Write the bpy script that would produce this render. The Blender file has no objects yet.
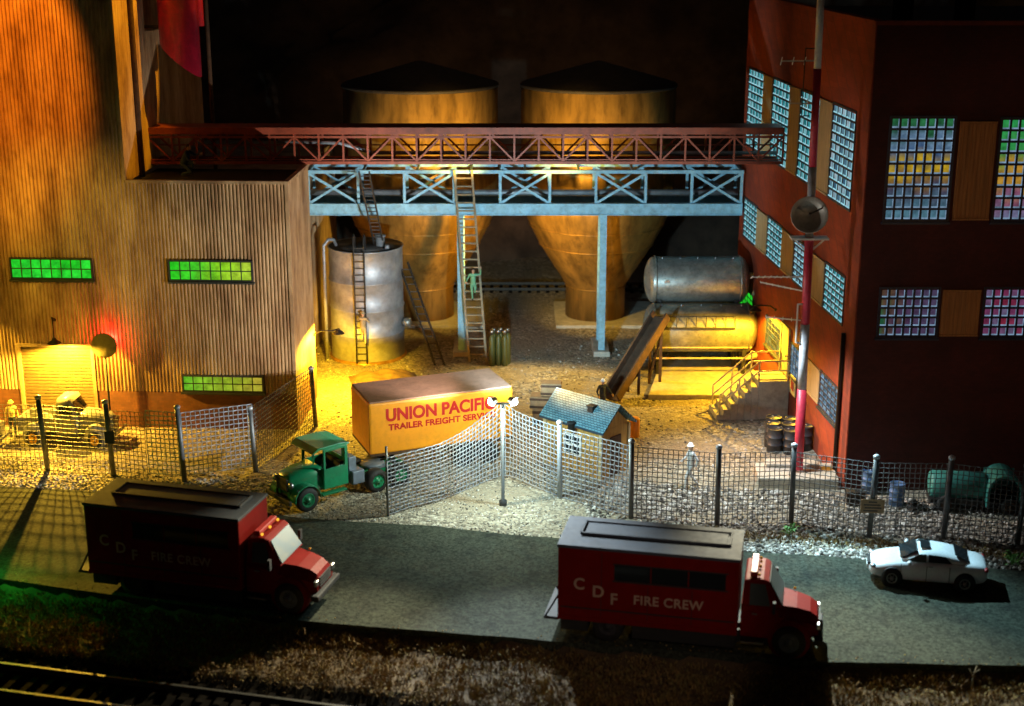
import bpy, math, random
from mathutils import Vector, Matrix, noise
random.seed(7)
R = math.radians
SC = bpy.context.scene
COL = SC.collection

# ------------------------------------------------------------------ camera maths (where the viewer stands)
FPX = 1450.0
PITCH = math.atan(436 / FPX)
CAMH = 23.0
CP, SP = math.cos(PITCH), math.sin(PITCH)
def ray(px, py):
    r = (px - 512) / FPX; u = -(py - 353) / FPX
    return r, CP + u * SP, u * CP - SP
def G(px, py, z=0.0):
    r, y, w = ray(px, py); t = (z - CAMH) / w
    return Vector((r * t, y * t, z))
def Q(px, py, Y):
    r, y, w = ray(px, py); t = Y / y
    return Vector((r * t, Y, CAMH + w * t))

# ------------------------------------------------------------------ mesh builder
class MB:
    def __init__(s):
        s.v = []; s.f = []; s.m = []; s.s = []
    def add(s, vs, fs, mi=0, M=None, sm=False):
        o = len(s.v)
        if M is not None:
            vs = [M @ Vector(p) for p in vs]
        s.v += [tuple(p) for p in vs]
        for f in fs:
            s.f.append([i + o for i in f]); s.m.append(mi); s.s.append(sm)
        return s
    def bx(s, x0, x1, y0, y1, z0, z1, mi=0, M=None):
        if x0 > x1: x0, x1 = x1, x0
        if y0 > y1: y0, y1 = y1, y0
        if z0 > z1: z0, z1 = z1, z0
        vs = [(x, y, z) for z in (z0, z1) for y in (y0, y1) for x in (x0, x1)]
        fs = [(0, 2, 3, 1), (4, 5, 7, 6), (0, 1, 5, 4), (2, 6, 7, 3), (0, 4, 6, 2), (1, 3, 7, 5)]
        return s.add(vs, fs, mi, M)
    def bar(s, p, q, w=.1, h=None, mi=0, M=None):
        p, q = Vector(p), Vector(q); h = h or w
        d = (q - p).normalized()
        up = Vector((0, 0, 1)) if abs(d.z) < .95 else Vector((0, 1, 0))
        a = d.cross(up).normalized() * w / 2; b = a.cross(d).normalized() * h / 2
        vs = [e + sa * a + sb * b for e in (p, q) for sa, sb in ((-1, -1), (1, -1), (1, 1), (-1, 1))]
        fs = [(3, 2, 1, 0), (4, 5, 6, 7), (0, 1, 5, 4), (1, 2, 6, 5), (2, 3, 7, 6), (3, 0, 4, 7)]
        return s.add(vs, fs, mi, M)
    def tube(s, pts, r, n=8, mi=0, M=None, caps=True):
        pts = [Vector(p) for p in pts]
        rr = r if isinstance(r, (list, tuple)) else [r] * len(pts)
        vs = []; fs = []; a0 = None
        for i, p in enumerate(pts):
            if i == 0: d = pts[1] - pts[0]
            elif i == len(pts) - 1: d = pts[-1] - pts[-2]
            else: d = (pts[i + 1] - pts[i]).normalized() + (pts[i] - pts[i - 1]).normalized()
            d.normalize()
            if a0 is None:
                up = Vector((0, 0, 1)) if abs(d.z) < .9 else Vector((1, 0, 0))
                a = d.cross(up).normalized()
            else:
                a = (a0 - d * a0.dot(d)).normalized()
            a0 = a; b = d.cross(a)
            for k in range(n):
                t = 2 * math.pi * k / n
                vs.append(p + (a * math.cos(t) + b * math.sin(t)) * rr[i])
        for i in range(len(pts) - 1):
            for k in range(n):
                k2 = (k + 1) % n
                fs.append((i * n + k, i * n + k2, (i + 1) * n + k2, (i + 1) * n + k))
        s.add(vs, fs, mi, M, n > 5)
        if caps:
            s.add(vs[:n], [tuple(reversed(range(n)))], mi, M); s.add(vs[-n:], [tuple(range(n))], mi, M)
        return s
    def lathe(s, prof, n=32, c=(0, 0, 0), mi=0, M=None, sm=True, axis='z', cap=True):
        vs = []; fs = []
        for r, z in prof:
            for k in range(n):
                t = 2 * math.pi * k / n; a, b = r * math.cos(t), r * math.sin(t)
                if axis == 'z': p = (c[0] + a, c[1] + b, c[2] + z)
                elif axis == 'x': p = (c[0] + z, c[1] + a, c[2] + b)
                else: p = (c[0] + b, c[1] + z, c[2] + a)
                vs.append(p)
        for i in range(len(prof) - 1):
            for k in range(n):
                k2 = (k + 1) % n
                fs.append((i * n + k, i * n + k2, (i + 1) * n + k2, (i + 1) * n + k))
        s.add(vs, fs, mi, M, sm)
        if cap:
            if prof[0][0] > 1e-4: s.add(vs[:n], [tuple(reversed(range(n)))], mi, M)
            if prof[-1][0] > 1e-4: s.add(vs[-n:], [tuple(range(n))], mi, M)
        return s
    def prism(s, poly, d0, d1, plane='xz', mi=0, M=None, inset=None):
        # poly in the plane, pushed from d0 to d1 along the third axis
        n = len(poly); vs = []
        for d in (d0, d1):
            for i, (a, b) in enumerate(poly):
                dd = d * (inset[i] if inset else 1)
                vs.append((a, dd, b) if plane == 'xz' else ((dd, a, b) if plane == 'yz' else (a, b, dd)))
        fs = [tuple(range(n)), tuple(reversed(range(n, 2 * n)))]
        for i in range(n):
            j = (i + 1) % n
            fs.append((i, i + n, j + n, j))
        return s.add(vs, fs, mi, M)
    def sphere(s, c, r, n=12, mi=0, M=None):
        rx, ry, rz = r if isinstance(r, (tuple, list)) else (r, r, r)
        vs = []; fs = []; m = max(4, n // 2)
        for i in range(m + 1):
            t = math.pi * i / m
            for k in range(n):
                a = 2 * math.pi * k / n
                vs.append((c[0] + rx * math.sin(t) * math.cos(a), c[1] + ry * math.sin(t) * math.sin(a), c[2] - rz * math.cos(t)))
        for i in range(m):
            for k in range(n):
                k2 = (k + 1) % n
                fs.append((i * n + k, i * n + k2, (i + 1) * n + k2, (i + 1) * n + k))
        return s.add(vs, fs, mi, M, True)
    def loft(s, secs, mi=0, M=None, sm=True, cap=True):
        n = len(secs[0]); vs = [p for sec in secs for p in sec]; fs = []
        for i in range(len(secs) - 1):
            for k in range(n):
                k2 = (k + 1) % n
                fs.append((i * n + k, i * n + k2, (i + 1) * n + k2, (i + 1) * n + k))
        if cap:
            fs.append(tuple(reversed(range(n)))); fs.append(tuple(range((len(secs) - 1) * n, len(secs) * n)))
        return s.add(vs, fs, mi, M, sm)
    def build(s, name, mats, parent=None, bevel=0, sub=0, fix=True, loc=None):
        me = bpy.data.meshes.new(name)
        me.from_pydata(s.v, [], s.f)
        if not isinstance(mats, (list, tuple)): mats = [mats]
        for m in mats: me.materials.append(m)
        me.polygons.foreach_set('material_index', s.m)
        me.polygons.foreach_set('use_smooth', s.s)
        me.update()
        if fix:
            import bmesh
            b = bmesh.new(); b.from_mesh(me)
            bmesh.ops.remove_doubles(b, verts=b.verts, dist=1e-5)
            bmesh.ops.recalc_face_normals(b, faces=b.faces)
            b.to_mesh(me); b.free()
        o = bpy.data.objects.new(name, me); COL.objects.link(o)
        if parent: o.parent = parent
        if loc: o.location = loc
        if bevel:
            md = o.modifiers.new('Bevel', 'BEVEL'); md.width = bevel; md.segments = 2; md.limit_method = 'ANGLE'; md.angle_limit = R(50)
        if sub:
            md = o.modifiers.new('Sub', 'SUBSURF'); md.levels = sub; md.render_levels = sub
        return o

def thing(name, label, cat, loc=(0, 0, 0), rz=0, group=None):
    o = bpy.data.objects.new(name, None); COL.objects.link(o)
    o.location = loc; o.rotation_euler = (0, 0, rz); o.empty_display_size = .3
    return tag(o, label, cat, group)
def tag(o, label, cat, group=None):
    o['label'] = label; o['category'] = cat
    if group: o['group'] = group
    return o
def setting(o, kind='structure', label=None, cat=None):
    o['kind'] = kind
    if label: o['label'] = label
    if cat: o['category'] = cat
    return o
def dup(root, loc, rz=None, label=None):
    def cp(o, par):
        c = o.copy(); COL.objects.link(c)
        if par: c.parent = par
        for ch in list(o.children): cp(ch, c)
        return c
    r = cp(root, None); r.location = loc
    if rz is not None: r.rotation_euler = (0, 0, rz)
    if label: r['label'] = label
    return r

# ------------------------------------------------------------------ materials
class NT:
    def __init__(s, name):
        s.m = bpy.data.materials.new(name); s.m.use_nodes = True
        s.t = s.m.node_tree; s.n = s.t.nodes; s.n.clear()
        s.out = s.n.new('ShaderNodeOutputMaterial')
        s.b = s.n.new('ShaderNodeBsdfPrincipled')
        s.t.links.new(s.b.outputs[0], s.out.inputs[0])
    def N(s, typ, **kw):
        n = s.n.new(typ)
        for k, v in kw.items():
            if k.startswith('i_'): n.inputs[k[2:].replace('_', ' ')].default_value = v
            else: setattr(n, k, v)
        return n
    def L(s, a, b): s.t.links.new(a, b)
    def coord(s, scale=None):
        c = s.N('ShaderNodeTexCoord').outputs['Object']
        if scale:
            mp = s.N('ShaderNodeMapping'); mp.inputs['Scale'].default_value = scale
            s.L(c, mp.inputs['Vector']); c = mp.outputs[0]
        return c
    def noise(s, scale, vec, detail=4, rough=.6):
        n = s.N('ShaderNodeTexNoise'); n.inputs['Scale'].default_value = scale; n.inputs['Detail'].default_value = detail
        n.inputs['Roughness'].default_value = rough; s.L(vec, n.inputs['Vector']); return n.outputs['Fac']
    def ramp(s, fac, stops, interp='LINEAR'):
        r = s.N('ShaderNodeValToRGB'); e = r.color_ramp; e.interpolation = interp
        while len(e.elements) < len(stops): e.elements.new(.5)
        for el, (p, c) in zip(e.elements, stops):
            el.position = p; el.color = (*c, 1) if len(c) == 3 else c
        s.L(fac, r.inputs[0]); return r.outputs[0]
    def mix(s, fac, a, b, mode='MIX'):
        m = s.N('ShaderNodeMix', data_type='RGBA', blend_type=mode)
        for sock, v in ((m.inputs[0], fac), (m.inputs[6], a), (m.inputs[7], b)):
            if hasattr(v, 'is_output'): s.L(v, sock)
            elif isinstance(v, (int, float)): sock.default_value = v
            else: sock.default_value = (*v, 1)
        return m.outputs[2]
    def bump(s, h, strength=.3, dist=.02):
        b = s.N('ShaderNodeBump'); b.inputs['Strength'].default_value = strength; b.inputs['Distance'].default_value = dist
        s.L(h, b.inputs['Height']); s.L(b.outputs[0], s.b.inputs['Normal']); return b
def sc(c, k): return tuple(min(1, x * k) for x in c)
def pm(name, c, rough=.6, metal=0, var=.3, scale=2.5, dirt=.35, dirtc=(.05, .035, .02), bump=.15, bscale=40, coat=0, stretch=None, spec=.5):
    t = NT(name); v = t.coord(stretch)
    a = t.ramp(t.noise(scale, v), [(.3, sc(c, 1 - var)), (.7, sc(c, 1 + var * .4))])
    d = t.ramp(t.noise(scale * 2.7, v, 8, .7), [(.48, (0, 0, 0)), (.75, (dirt,) * 3)])
    col = t.mix(d, a, dirtc)
    t.L(col, t.b.inputs['Base Color'])
    t.b.inputs['Metallic'].default_value = metal
    rr = t.N('ShaderNodeMapRange'); rr.inputs['To Min'].default_value = max(.05, rough - .12); rr.inputs['To Max'].default_value = min(1, rough + .15)
    t.L(t.noise(scale * 5, v), rr.inputs[0]); t.L(rr.outputs[0], t.b.inputs['Roughness'])
    t.b.inputs['Coat Weight'].default_value = coat
    t.b.inputs['Specular IOR Level'].default_value = spec
    if bump: t.bump(t.noise(bscale, v, 3), bump, .01)
    return t.m
def em(name, c, k, var=0, scale=3):
    t = NT(name); t.n.remove(t.b)
    e = t.N('ShaderNodeEmission'); e.inputs[0].default_value = (*c, 1); e.inputs[1].default_value = k
    if var:
        t.L(t.ramp(t.noise(scale, t.coord()), [(.3, sc(c, 1 - var)), (.7, c)]), e.inputs[0])
    t.L(e.outputs[0], t.out.inputs[0]); return t.m
def glassy(name, c, rough=.08):
    t = NT(name); t.b.inputs['Base Color'].default_value = (*c, 1); t.b.inputs['Roughness'].default_value = rough
    t.b.inputs['Coat Weight'].default_value = .05
    return t.m

M = {}
def mk_materials():
    # yard gravel ground
    t = NT('yard_gravel'); v = t.coord()
    vo = t.N('ShaderNodeTexVoronoi'); vo.inputs['Scale'].default_value = 7.5; t.L(v, vo.inputs['Vector'])
    sep = t.N('ShaderNodeSeparateColor'); t.L(vo.outputs['Color'], sep.inputs[0])
    peb = t.ramp(sep.outputs[0], [(0, (.08, .07, .055)), (.35, (.24, .205, .155)), (.7, (.4, .35, .26)), (1, (.6, .55, .45))])
    big = t.noise(.35, v, 6)
    dirt = t.ramp(big, [(.38, (.95,) * 3), (.6, (.18,) * 3)])
    fine = t.ramp(t.noise(30, v, 4), [(.3, (.16, .13, .09)), (.75, (.4, .34, .24))])
    t.L(t.mix(dirt, peb, fine), t.b.inputs['Base Color']); t.b.inputs['Roughness'].default_value = .95
    hh = t.N('ShaderNodeMath', operation='MULTIPLY_ADD'); t.L(vo.outputs['Distance'], hh.inputs[0]); hh.inputs[1].default_value = -1.2
    t.L(t.noise(14, v, 6), hh.inputs[2])
    t.bump(hh.outputs[0], .9, .07); M['ground'] = t.m
    # asphalt
    t = NT('asphalt'); v = t.coord()
    a = t.ramp(t.noise(.5, v, 8, .65), [(.32, (.006, .008, .005)), (.68, (.05, .053, .038))])
    sp = t.ramp(t.noise(8, v, 5, .85), [(.36, (.003, .004, .003)), (.62, (.075, .085, .06))])
    st = t.ramp(t.noise(.9, v, 7, .7), [(.5, (0, 0, 0)), (.68, (.7,) * 3)])
    vc = t.N('ShaderNodeTexVoronoi', feature='DISTANCE_TO_EDGE'); vc.inputs['Scale'].default_value = .33
    wv = t.N('ShaderNodeMix', data_type='RGBA'); wv.inputs[0].default_value = .12; t.L(v, wv.inputs[6])
    nn = t.N('ShaderNodeTexNoise'); nn.inputs['Scale'].default_value = 1.2; nn.inputs['Detail'].default_value = 5; t.L(v, nn.inputs['Vector']); t.L(nn.outputs['Color'], wv.inputs[7]); t.L(wv.outputs[2], vc.inputs['Vector'])
    ck = t.ramp(vc.outputs['Distance'], [(.001, (.25,) * 3), (.005, (0, 0, 0))])
    t.L(t.mix(ck, t.mix(st, t.mix(.8, a, sp), (.012, .012, .011)), (.004, .004, .004)), t.b.inputs['Base Color']); t.b.inputs['Roughness'].default_value = .9; t.b.inputs['Specular IOR Level'].default_value = .12
    t.bump(t.noise(22, v, 5, .7), .3, .02); M['asphalt'] = t.m
    # loose stones: each stone its own shade
    t = NT('stones'); g = t.N('ShaderNodeNewGeometry')
    t.L(t.ramp(g.outputs['Random Per Island'], [(0, (.05, .045, .04)), (.4, (.2, .18, .15)), (.75, (.4, .37, .32)), (1, (.68, .66, .62))]), t.b.inputs['Base Color'])
    t.b.inputs['Roughness'].default_value = .85; M['stones'] = t.m; M['pole_dark'] = pm('dark_pole_paint', (.05, .055, .06), .5, .3)
    t = NT('scrub'); g = t.N('ShaderNodeNewGeometry')
    t.L(t.ramp(g.outputs['Random Per Island'], [(0, (.07, .035, .01)), (.35, (.2, .11, .035)), (.65, (.32, .2, .06)), (.85, (.2, .17, .05)), (1, (.34, .24, .1))]), t.b.inputs['Base Color'])
    t.b.inputs['Roughness'].default_value = .9; M['scrub'] = t.m
    M['soil'] = pm('soil', (.11, .068, .03), .95, var=.5, scale=1.5, bump=.9, bscale=9)
    M['cinder'] = pm('black_cinder', (.012, .01, .008), .98, var=.5, bump=.6, bscale=14, spec=.02)
    M['hill'] = pm('hill_rock', (.09, .06, .04), .95, var=.7, scale=.25, dirt=.8, dirtc=(.02, .015, .01), bump=.8, bscale=1.5)
    # siding
    t = NT('metal_siding'); v = t.coord((.45, .45, .16))
    st = t.ramp(t.noise(1.6, v, 7, .65), [(.3, (.16, .08, .04)), (.48, (.43, .29, .16)), (.7, (.68, .52, .32))])
    ru = t.ramp(t.noise(4.5, v, 8, .7), [(.5, (0, 0, 0)), (.72, (.75,) * 3)])
    t.L(t.mix(ru, st, (.16, .075, .035)), t.b.inputs['Base Color']); t.b.inputs['Roughness'].default_value = .55
    t.b.inputs['Metallic'].default_value = .15; M['siding'] = t.m
    def brick(name, c1, c2, mort, scl, rot=None, m=None):
        t = NT(name); c = t.N('ShaderNodeTexCoord').outputs['Object']
        mp = t.N('ShaderNodeMapping'); mp.inputs['Rotation'].default_value = rot or (R(90), 0, 0); t.L(c, mp.inputs[0])
        b = t.N('ShaderNodeTexBrick'); t.L(mp.outputs[0], b.inputs['Vector']); b.inputs['Scale'].default_value = scl
        b.inputs['Color1'].default_value = (*c1, 1); b.inputs['Color2'].default_value = (*c2, 1); b.inputs['Mortar'].default_value = (*mort, 1)
        b.inputs['Mortar Size'].default_value = .012
        w = t.ramp(t.noise(.5, c, 8, .65), [(.35, (.55,) * 3), (.7, (1, 1, 1))])
        t.L(t.mix(1, b.outputs['Color'], w, 'MULTIPLY'), t.b.inputs['Base Color']); t.b.inputs['Roughness'].default_value = .82
        t.bump(b.outputs['Fac'], -.25, .02); return t.m
    M['brick_base'] = brick('brick_base', (.28, .1, .045), (.2, .07, .035), (.16, .09, .06), 2.2)
    M['brick'] = brick('red_brick_shaded', (.11, .016, .01), (.085, .012, .008), (.06, .012, .009), 2.4)  # darker copy of the side brick, the front's shade put into it
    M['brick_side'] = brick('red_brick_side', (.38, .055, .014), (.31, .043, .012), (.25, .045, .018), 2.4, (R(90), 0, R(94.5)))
    M['tar'] = pm('tar_roof', (.02, .018, .016), .9)
    M['dark_iron'] = pm('dark_iron', (.03, .027, .025), .6, .3)
    M['black'] = pm('black_rubber', (.015, .015, .015), .75, var=.2)
    M['red_oxide'] = pm('red_oxide_paint', (.36, .075, .035), .5, .1, dirt=.5)
    M['blue_steel'] = pm('pale_blue_paint', (.26, .5, .62), .5, .1, dirt=.55, dirtc=(.1, .08, .06), scale=1.6)
    M['silo'] = pm('aged_copper_sheet', (.42, .22, .05), .42, .4, var=.6, scale=.8, dirt=.85, dirtc=(.07, .035, .012), stretch=(1, 1, .25))
    M['silo_roof'] = pm('rusty_cone_roof', (.03, .019, .011), .7, .2, var=.5)
    M['silver'] = pm('galvanised_steel', (.36, .37, .39), .5, .5, var=.4, scale=1.3, dirt=.45, dirtc=(.2, .15, .1))
    M['oil_tank'] = pm('stained_oil_tank', (.26, .25, .2), .5, .4, var=.5, scale=1.4, dirt=.7, dirtc=(.06, .045, .02))
    M['silver_dark'] = pm('dull_tank_steel', (.4, .41, .37), .38, .7, var=.35, scale=2, dirt=.5)
    M['rust_timber'] = pm('rusty_brown_timber', (.085, .042, .02), .85, var=.5, scale=3)
    M['wood'] = pm('weathered_wood', (.34, .27, .17), .8, var=.4, scale=4)
    M['concrete'] = pm('concrete', (.5, .46, .38), .9, var=.3, scale=1.5, bump=.4)
    M['yellow_rail'] = pm('cream_rail_paint', (.75, .66, .38), .5)
    M['cream'] = pm('cream_panel', (.55, .42, .22), .6, var=.2, stretch=(3, 3, .3))
    M['tan_panel'] = pm('tan_shutter_panel', (.5, .2, .05), .6, var=.35, stretch=(4, 4, .2))
    M['frame_dark'] = pm('dark_window_frame', (.02, .025, .06), .5)
    M['frame_iron'] = pm('iron_window_frame', (.035, .04, .045), .5)
    M['white'] = pm('white_paint', (.75, .75, .72), .5, dirt=.25, var=.15)
    M['mast_red'] = pm('mast_red_paint', (.55, .03, .07), .45)
    M['mast_grey'] = pm('mast_pale_grey', (.5, .56, .62), .5)
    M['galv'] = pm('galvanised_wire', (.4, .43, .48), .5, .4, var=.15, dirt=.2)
    M['galv_shade'] = pm('shaded_wire', (.13, .125, .12), .6, .3, var=.2, dirt=.3)  # darker copy of the galvanised wire, shade put into its colour
    M['post'] = pm('fence_post_steel', (.16, .16, .16), .5, .5, var=.3)
    M['post_cap'] = pm('bare_post_cap', (.45, .46, .48), .5, .4, var=.1)
    M['orange_box'] = pm('orange_yellow_trailer_paint', (.86, .32, .008), .45, var=.1, dirt=.2, scale=1.2, coat=.2)
    M['trailer_roof'] = pm('brown_trailer_roof', (.32, .17, .12), .75, var=.25, scale=1.5)
    M['letter_red'] = pm('red_lettering', (.5, .006, .004), .5, var=.1, dirt=.1, bump=0)
    M['letter_pale'] = pm('pale_lettering', (.5, .33, .24), .6, var=.15, dirt=.2, bump=0)
    M['letter_black'] = pm('black_lettering', (.02, .02, .02), .7, bump=0)
    M['green'] = pm('green_truck_paint', (.005, .2, .085), .32, var=.25, dirt=.3, coat=.5)
    M['teal'] = pm('faded_teal_paint', (.05, .26, .22), .5, var=.4, dirt=.5)
    M['steel_box'] = pm('blue_grey_box', (.16, .19, .24), .5, .2)
    M['fire_red'] = pm('fire_crew_red', (.19, .006, .005), .55, var=.15, dirt=.2, spec=.06)
    M['fire_roof'] = pm('grey_box_roof', (.07, .083, .105), .7, 0, var=.25, scale=1.2, spec=.15)
    M['bumper'] = pm('dull_bumper_steel', (.05, .05, .055), .7, 0, spec=.15)
    M['chrome'] = pm('chrome', (.35, .35, .37), .4, 1, var=.05, dirt=.05, bump=0)
    M['glass_dark'] = glassy('dark_glass', (.015, .018, .02))
    M['glass_pale'] = glassy('pale_glass', (.05, .065, .065), .45)
    M['red_lens'] = glassy('red_lens', (.35, .01, .008), .5)
    M['amber'] = glassy('amber_lens', (.9, .45, .03), .15)
    M['amber_lit'] = em('amber_marker_lamp', (1, .5, .04), 1.2)
    M['car_white'] = pm('white_car_paint', (.78, .8, .82), .28, var=.06, dirt=.1, coat=.6, bump=0)
    M['pickup'] = pm('blue_grey_pickup_paint', (.3, .3, .27), .4, var=.2, dirt=.35, coat=.3)
    M['shingle'] = None
    t = NT('slate_shingles'); c = t.coord(); b = t.N('ShaderNodeTexBrick'); t.L(c, b.inputs['Vector']); b.inputs['Scale'].default_value = 3.0
    b.inputs['Color1'].default_value = (.12, .3, .38, 1); b.inputs['Color2'].default_value = (.2, .4, .47, 1); b.inputs['Mortar'].default_value = (.02, .05, .07, 1); b.inputs['Mortar Size'].default_value = .03
    w = t.ramp(t.noise(2.5, c, 6), [(.3, (.6,) * 3), (.7, (1, 1, 1))])
    t.L(t.mix(1, b.outputs['Color'], w, 'MULTIPLY'), t.b.inputs['Base Color']); t.b.inputs['Roughness'].default_value = .75; t.bump(b.outputs['Fac'], -.5, .03); M['shingle'] = t.m
    M['hut_wall'] = pm('ochre_boards', (.5, .27, .06), .75, var=.35, scale=3, stretch=(4, 4, .3))
    M['cardboard'] = pm('brown_crate_board', (.32, .2, .1), .85, var=.25)
    M['barrel'] = pm('dark_oil_drum', (.04, .045, .055), .45, .3, var=.4)
    M['barrel_blue'] = pm('blue_drum_paint', (.08, .16, .32), .45, var=.3, dirt=.4)
    M['tarp'] = pm('brown_tarpaulin', (.11, .065, .03), .8, var=.4, scale=2, bump=.5, bscale=8)
    M['pink_red'] = pm('crimson_duct_paint', (.5, .012, .05), .35, .3, var=.3, coat=.3)
    M['skin'] = pm('skin', (.5, .3, .2), .6, var=.1, dirt=0)
    M['cloth_green'] = pm('green_overalls', (.16, .42, .24), .8, var=.2)
    M['cloth_white'] = pm('pale_workwear', (.62, .63, .64), .8, var=.2)
    M['cloth_grey'] = pm('grey_trousers', (.3, .32, .36), .8, var=.2)
    M['cloth_tan'] = pm('tan_workwear', (.36, .3, .18), .8, var=.2)
    M['cloth_navy'] = pm('navy_workwear', (.03, .05, .1), .8, var=.2)
    M['cloth_yellow_lit'] = pm('yellow_lit_shirt', (.65, .5, .2), .8, var=.2)  # yellow lamp light put into the shirt and hat colour
    M['hair'] = pm('dark_hair', (.03, .02, .015), .7)
    M['leaf'] = pm('weed_leaf', (.1, .28, .05), .7, var=.4)
    M['sleeper'] = pm('dark_sleeper', (.008, .006, .005), .9, spec=.02)
    M['rail'] = pm('rail_steel', (.06, .055, .045), .5, .3, dirt=.5)
    M['gas'] = pm('olive_cylinder_paint', (.07, .075, .015), .4, .1)
    M['disc'] = pm('olive_disc', (.2, .17, .06), .7)
    M['door'] = pm('roller_door_sheet', (.22, .155, .065), .5, .2, var=.2)
    M['dish'] = pm('grey_dish', (.42, .42, .38), .45, .3)
    # lit panes
    M['pane_green'] = None
    def pane_mat(name, stops, k, axis=None, jitter=.3):
        t = NT(name); t.n.remove(t.b)
        g = t.N('ShaderNodeNewGeometry'); e = t.N('ShaderNodeEmission')
        fac = g.outputs['Random Per Island']
        if axis is not None:
            tc = t.N('ShaderNodeTexCoord'); sx = t.N('ShaderNodeSeparateXYZ'); t.L(tc.outputs['Generated'], sx.inputs[0])
            ma = t.N('ShaderNodeMath', operation='MULTIPLY_ADD'); t.L(fac, ma.inputs[0]); ma.inputs[1].default_value = jitter
            t.L(sx.outputs[axis], ma.inputs[2]); su = t.N('ShaderNodeMath', operation='SUBTRACT'); t.L(ma.outputs[0], su.inputs[0]); su.inputs[1].default_value = jitter / 2
            fac = su.outputs[0]
        c = t.ramp(fac, stops)
        w = t.ramp(t.noise(3.5, t.coord(), 4), [(.3, (.45,) * 3), (.65, (1, 1, 1))])
        t.L(t.mix(1, c, w, 'MULTIPLY'), e.inputs[0]); e.inputs[1].default_value = k
        t.L(e.outputs[0], t.out.inputs[0]); return t.m
    M['pane_green'] = pane_mat('green_lit_glass', [(0, (.02, .62, .02)), (1, (.03, .8, .04))], 1.0)
    M['pane_lime'] = pane_mat('lime_lit_glass', [(0, (.03, .75, .02)), (.35, (.08, .75, .03)), (.6, (.3, .72, .02)), (1, (.5, .75, .05))], .9, 0, .15)
    M['pane_olive'] = pane_mat('olive_lit_glass', [(0, (.2, .7, .03)), (.5, (.4, .6, .03)), (1, (.55, .45, .04))], .8, 0, .15)
    M['pane_teal'] = pane_mat('teal_lit_glass', [(0, (.02, .22, .24)), (.5, (.06, .45, .5)), (1, (.3, .75, .8))], .6)
    M['pane_white'] = pane_mat('white_lit_glass', [(0, (.06, .16, .26)), (.5, (.2, .4, .52)), (1, (.55, .75, .85))], .6)
    M['pane_gold'] = pane_mat('gold_lit_glass', [(0, (.5, .35, .05)), (.5, (.7, .55, .12)), (1, (.6, .7, .2))], .6)
    M['pane_mixed'] = pane_mat('colour_lit_glass', [(0, (.1, .24, .32)), (.14, (.08, .18, .26)), (.3, (.07, .07, .12)), (.42, (.3, .17, .04)), (.52, (.7, .45, .02)), (.6, (.35, .25, .05)), (.7, (.06, .13, .28)), (.8, (.14, .25, .38)), (.9, (.02, .12, .05)), (1, (.03, .2, .07))], .75, 2, .16)
    M['pane_orange'] = pane_mat('orange_lit_glass', [(0, (.2, .2, .35)), (.2, (.3, .1, .18)), (.4, (.6, .35, .05)), (.55, (.65, .3, .03)), (.7, (.05, .35, .08)), (1, (.03, .4, .1))], .7, 2, .25)
    M['pane_violet'] = pane_mat('violet_lit_glass', [(0, (.03, .16, .07)), (.12, (.16, .09, .05)), (.4, (.1, .05, .12)), (1, (.13, .1, .2))], .55, 0, .3)
    M['pane_pink'] = pane_mat('pink_lit_glass', [(0, (.35, .03, .07)), (.5, (.25, .05, .15)), (1, (.2, .16, .3))], .55)
    M['ledge'] = em('glass_block_edge', (.42, .66, .95), .55, .8, 2)  # emission stands in for light caught on the pane edges
    M['ledge_teal'] = em('glass_block_edge_teal', (.4, .82, .95), .9, .6, 2)  # same painted edge light, in teal
    M['door_lit'] = pm('cream_door', (.75, .6, .3), .5, var=.1)
    M['bulb_white'] = em('white_flood_lamp', (.85, 1, 1), 30)
    M['bulb_yellow'] = em('yellow_lamp', (1, .7, .15), 12)
    M['bulb_red'] = em('red_signal_lamp', (1, .04, .02), 8)
mk_materials()
# ================================================================== SETTING
FAR = [G(*p).to_2d() for p in [(0, 487), (94, 492), (300, 520), (430, 527), (560, 540), (830, 558), (1024, 572)]]
NEAR = [G(*p).to_2d() for p in [(0, 580), (90, 593), (300, 622), (560, 643), (820, 663), (1024, 667)]]
FAR = [Vector((-60, FAR[0].y + 3))] + FAR + [Vector((60, FAR[-1].y - 5))]
NEAR = [Vector((-60, NEAR[0].y + 7))] + NEAR + [Vector((60, NEAR[-1].y - 1))]
def lerp_line(line, x):
    for a, b in zip(line, line[1:]):
        if a.x <= x <= b.x:
            return a.y + (b.y - a.y) * (x - a.x) / (b.x - a.x)
    return line[-1].y if x > line[-1].x else line[0].y
def nz(x, y, s, z=0): return noise.noise(Vector((x * s, y * s, z)))
TRK_A, TRK_B = G(0, 662, -.35).to_2d(), G(320, 703, -.35).to_2d()
TRK_D = (TRK_B - TRK_A).normalized(); TRK_N = Vector((TRK_D.y, -TRK_D.x))   # towards the viewer
def zf(x, y):
    yn, yf = lerp_line(NEAR, x), lerp_line(FAR, x)
    if y < yn - .05:
        d = (Vector((x, y)) - TRK_A).dot(TRK_N)
        t = max(0, min(1, (yn - y) / .8))
        z = -.25 - .25 * t + .12 * nz(x, y, .5) + .06 * nz(x, y, 2)
        if d > -.9: z = min(z, -.72)
        return z
    if y < yf: return -.1
    return min(.06, (y - yf) * .1) * (.5 + nz(x, y, .7)) * .6 + .035 * nz(x, y, 1.6) * min(1, (y - yf))
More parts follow.
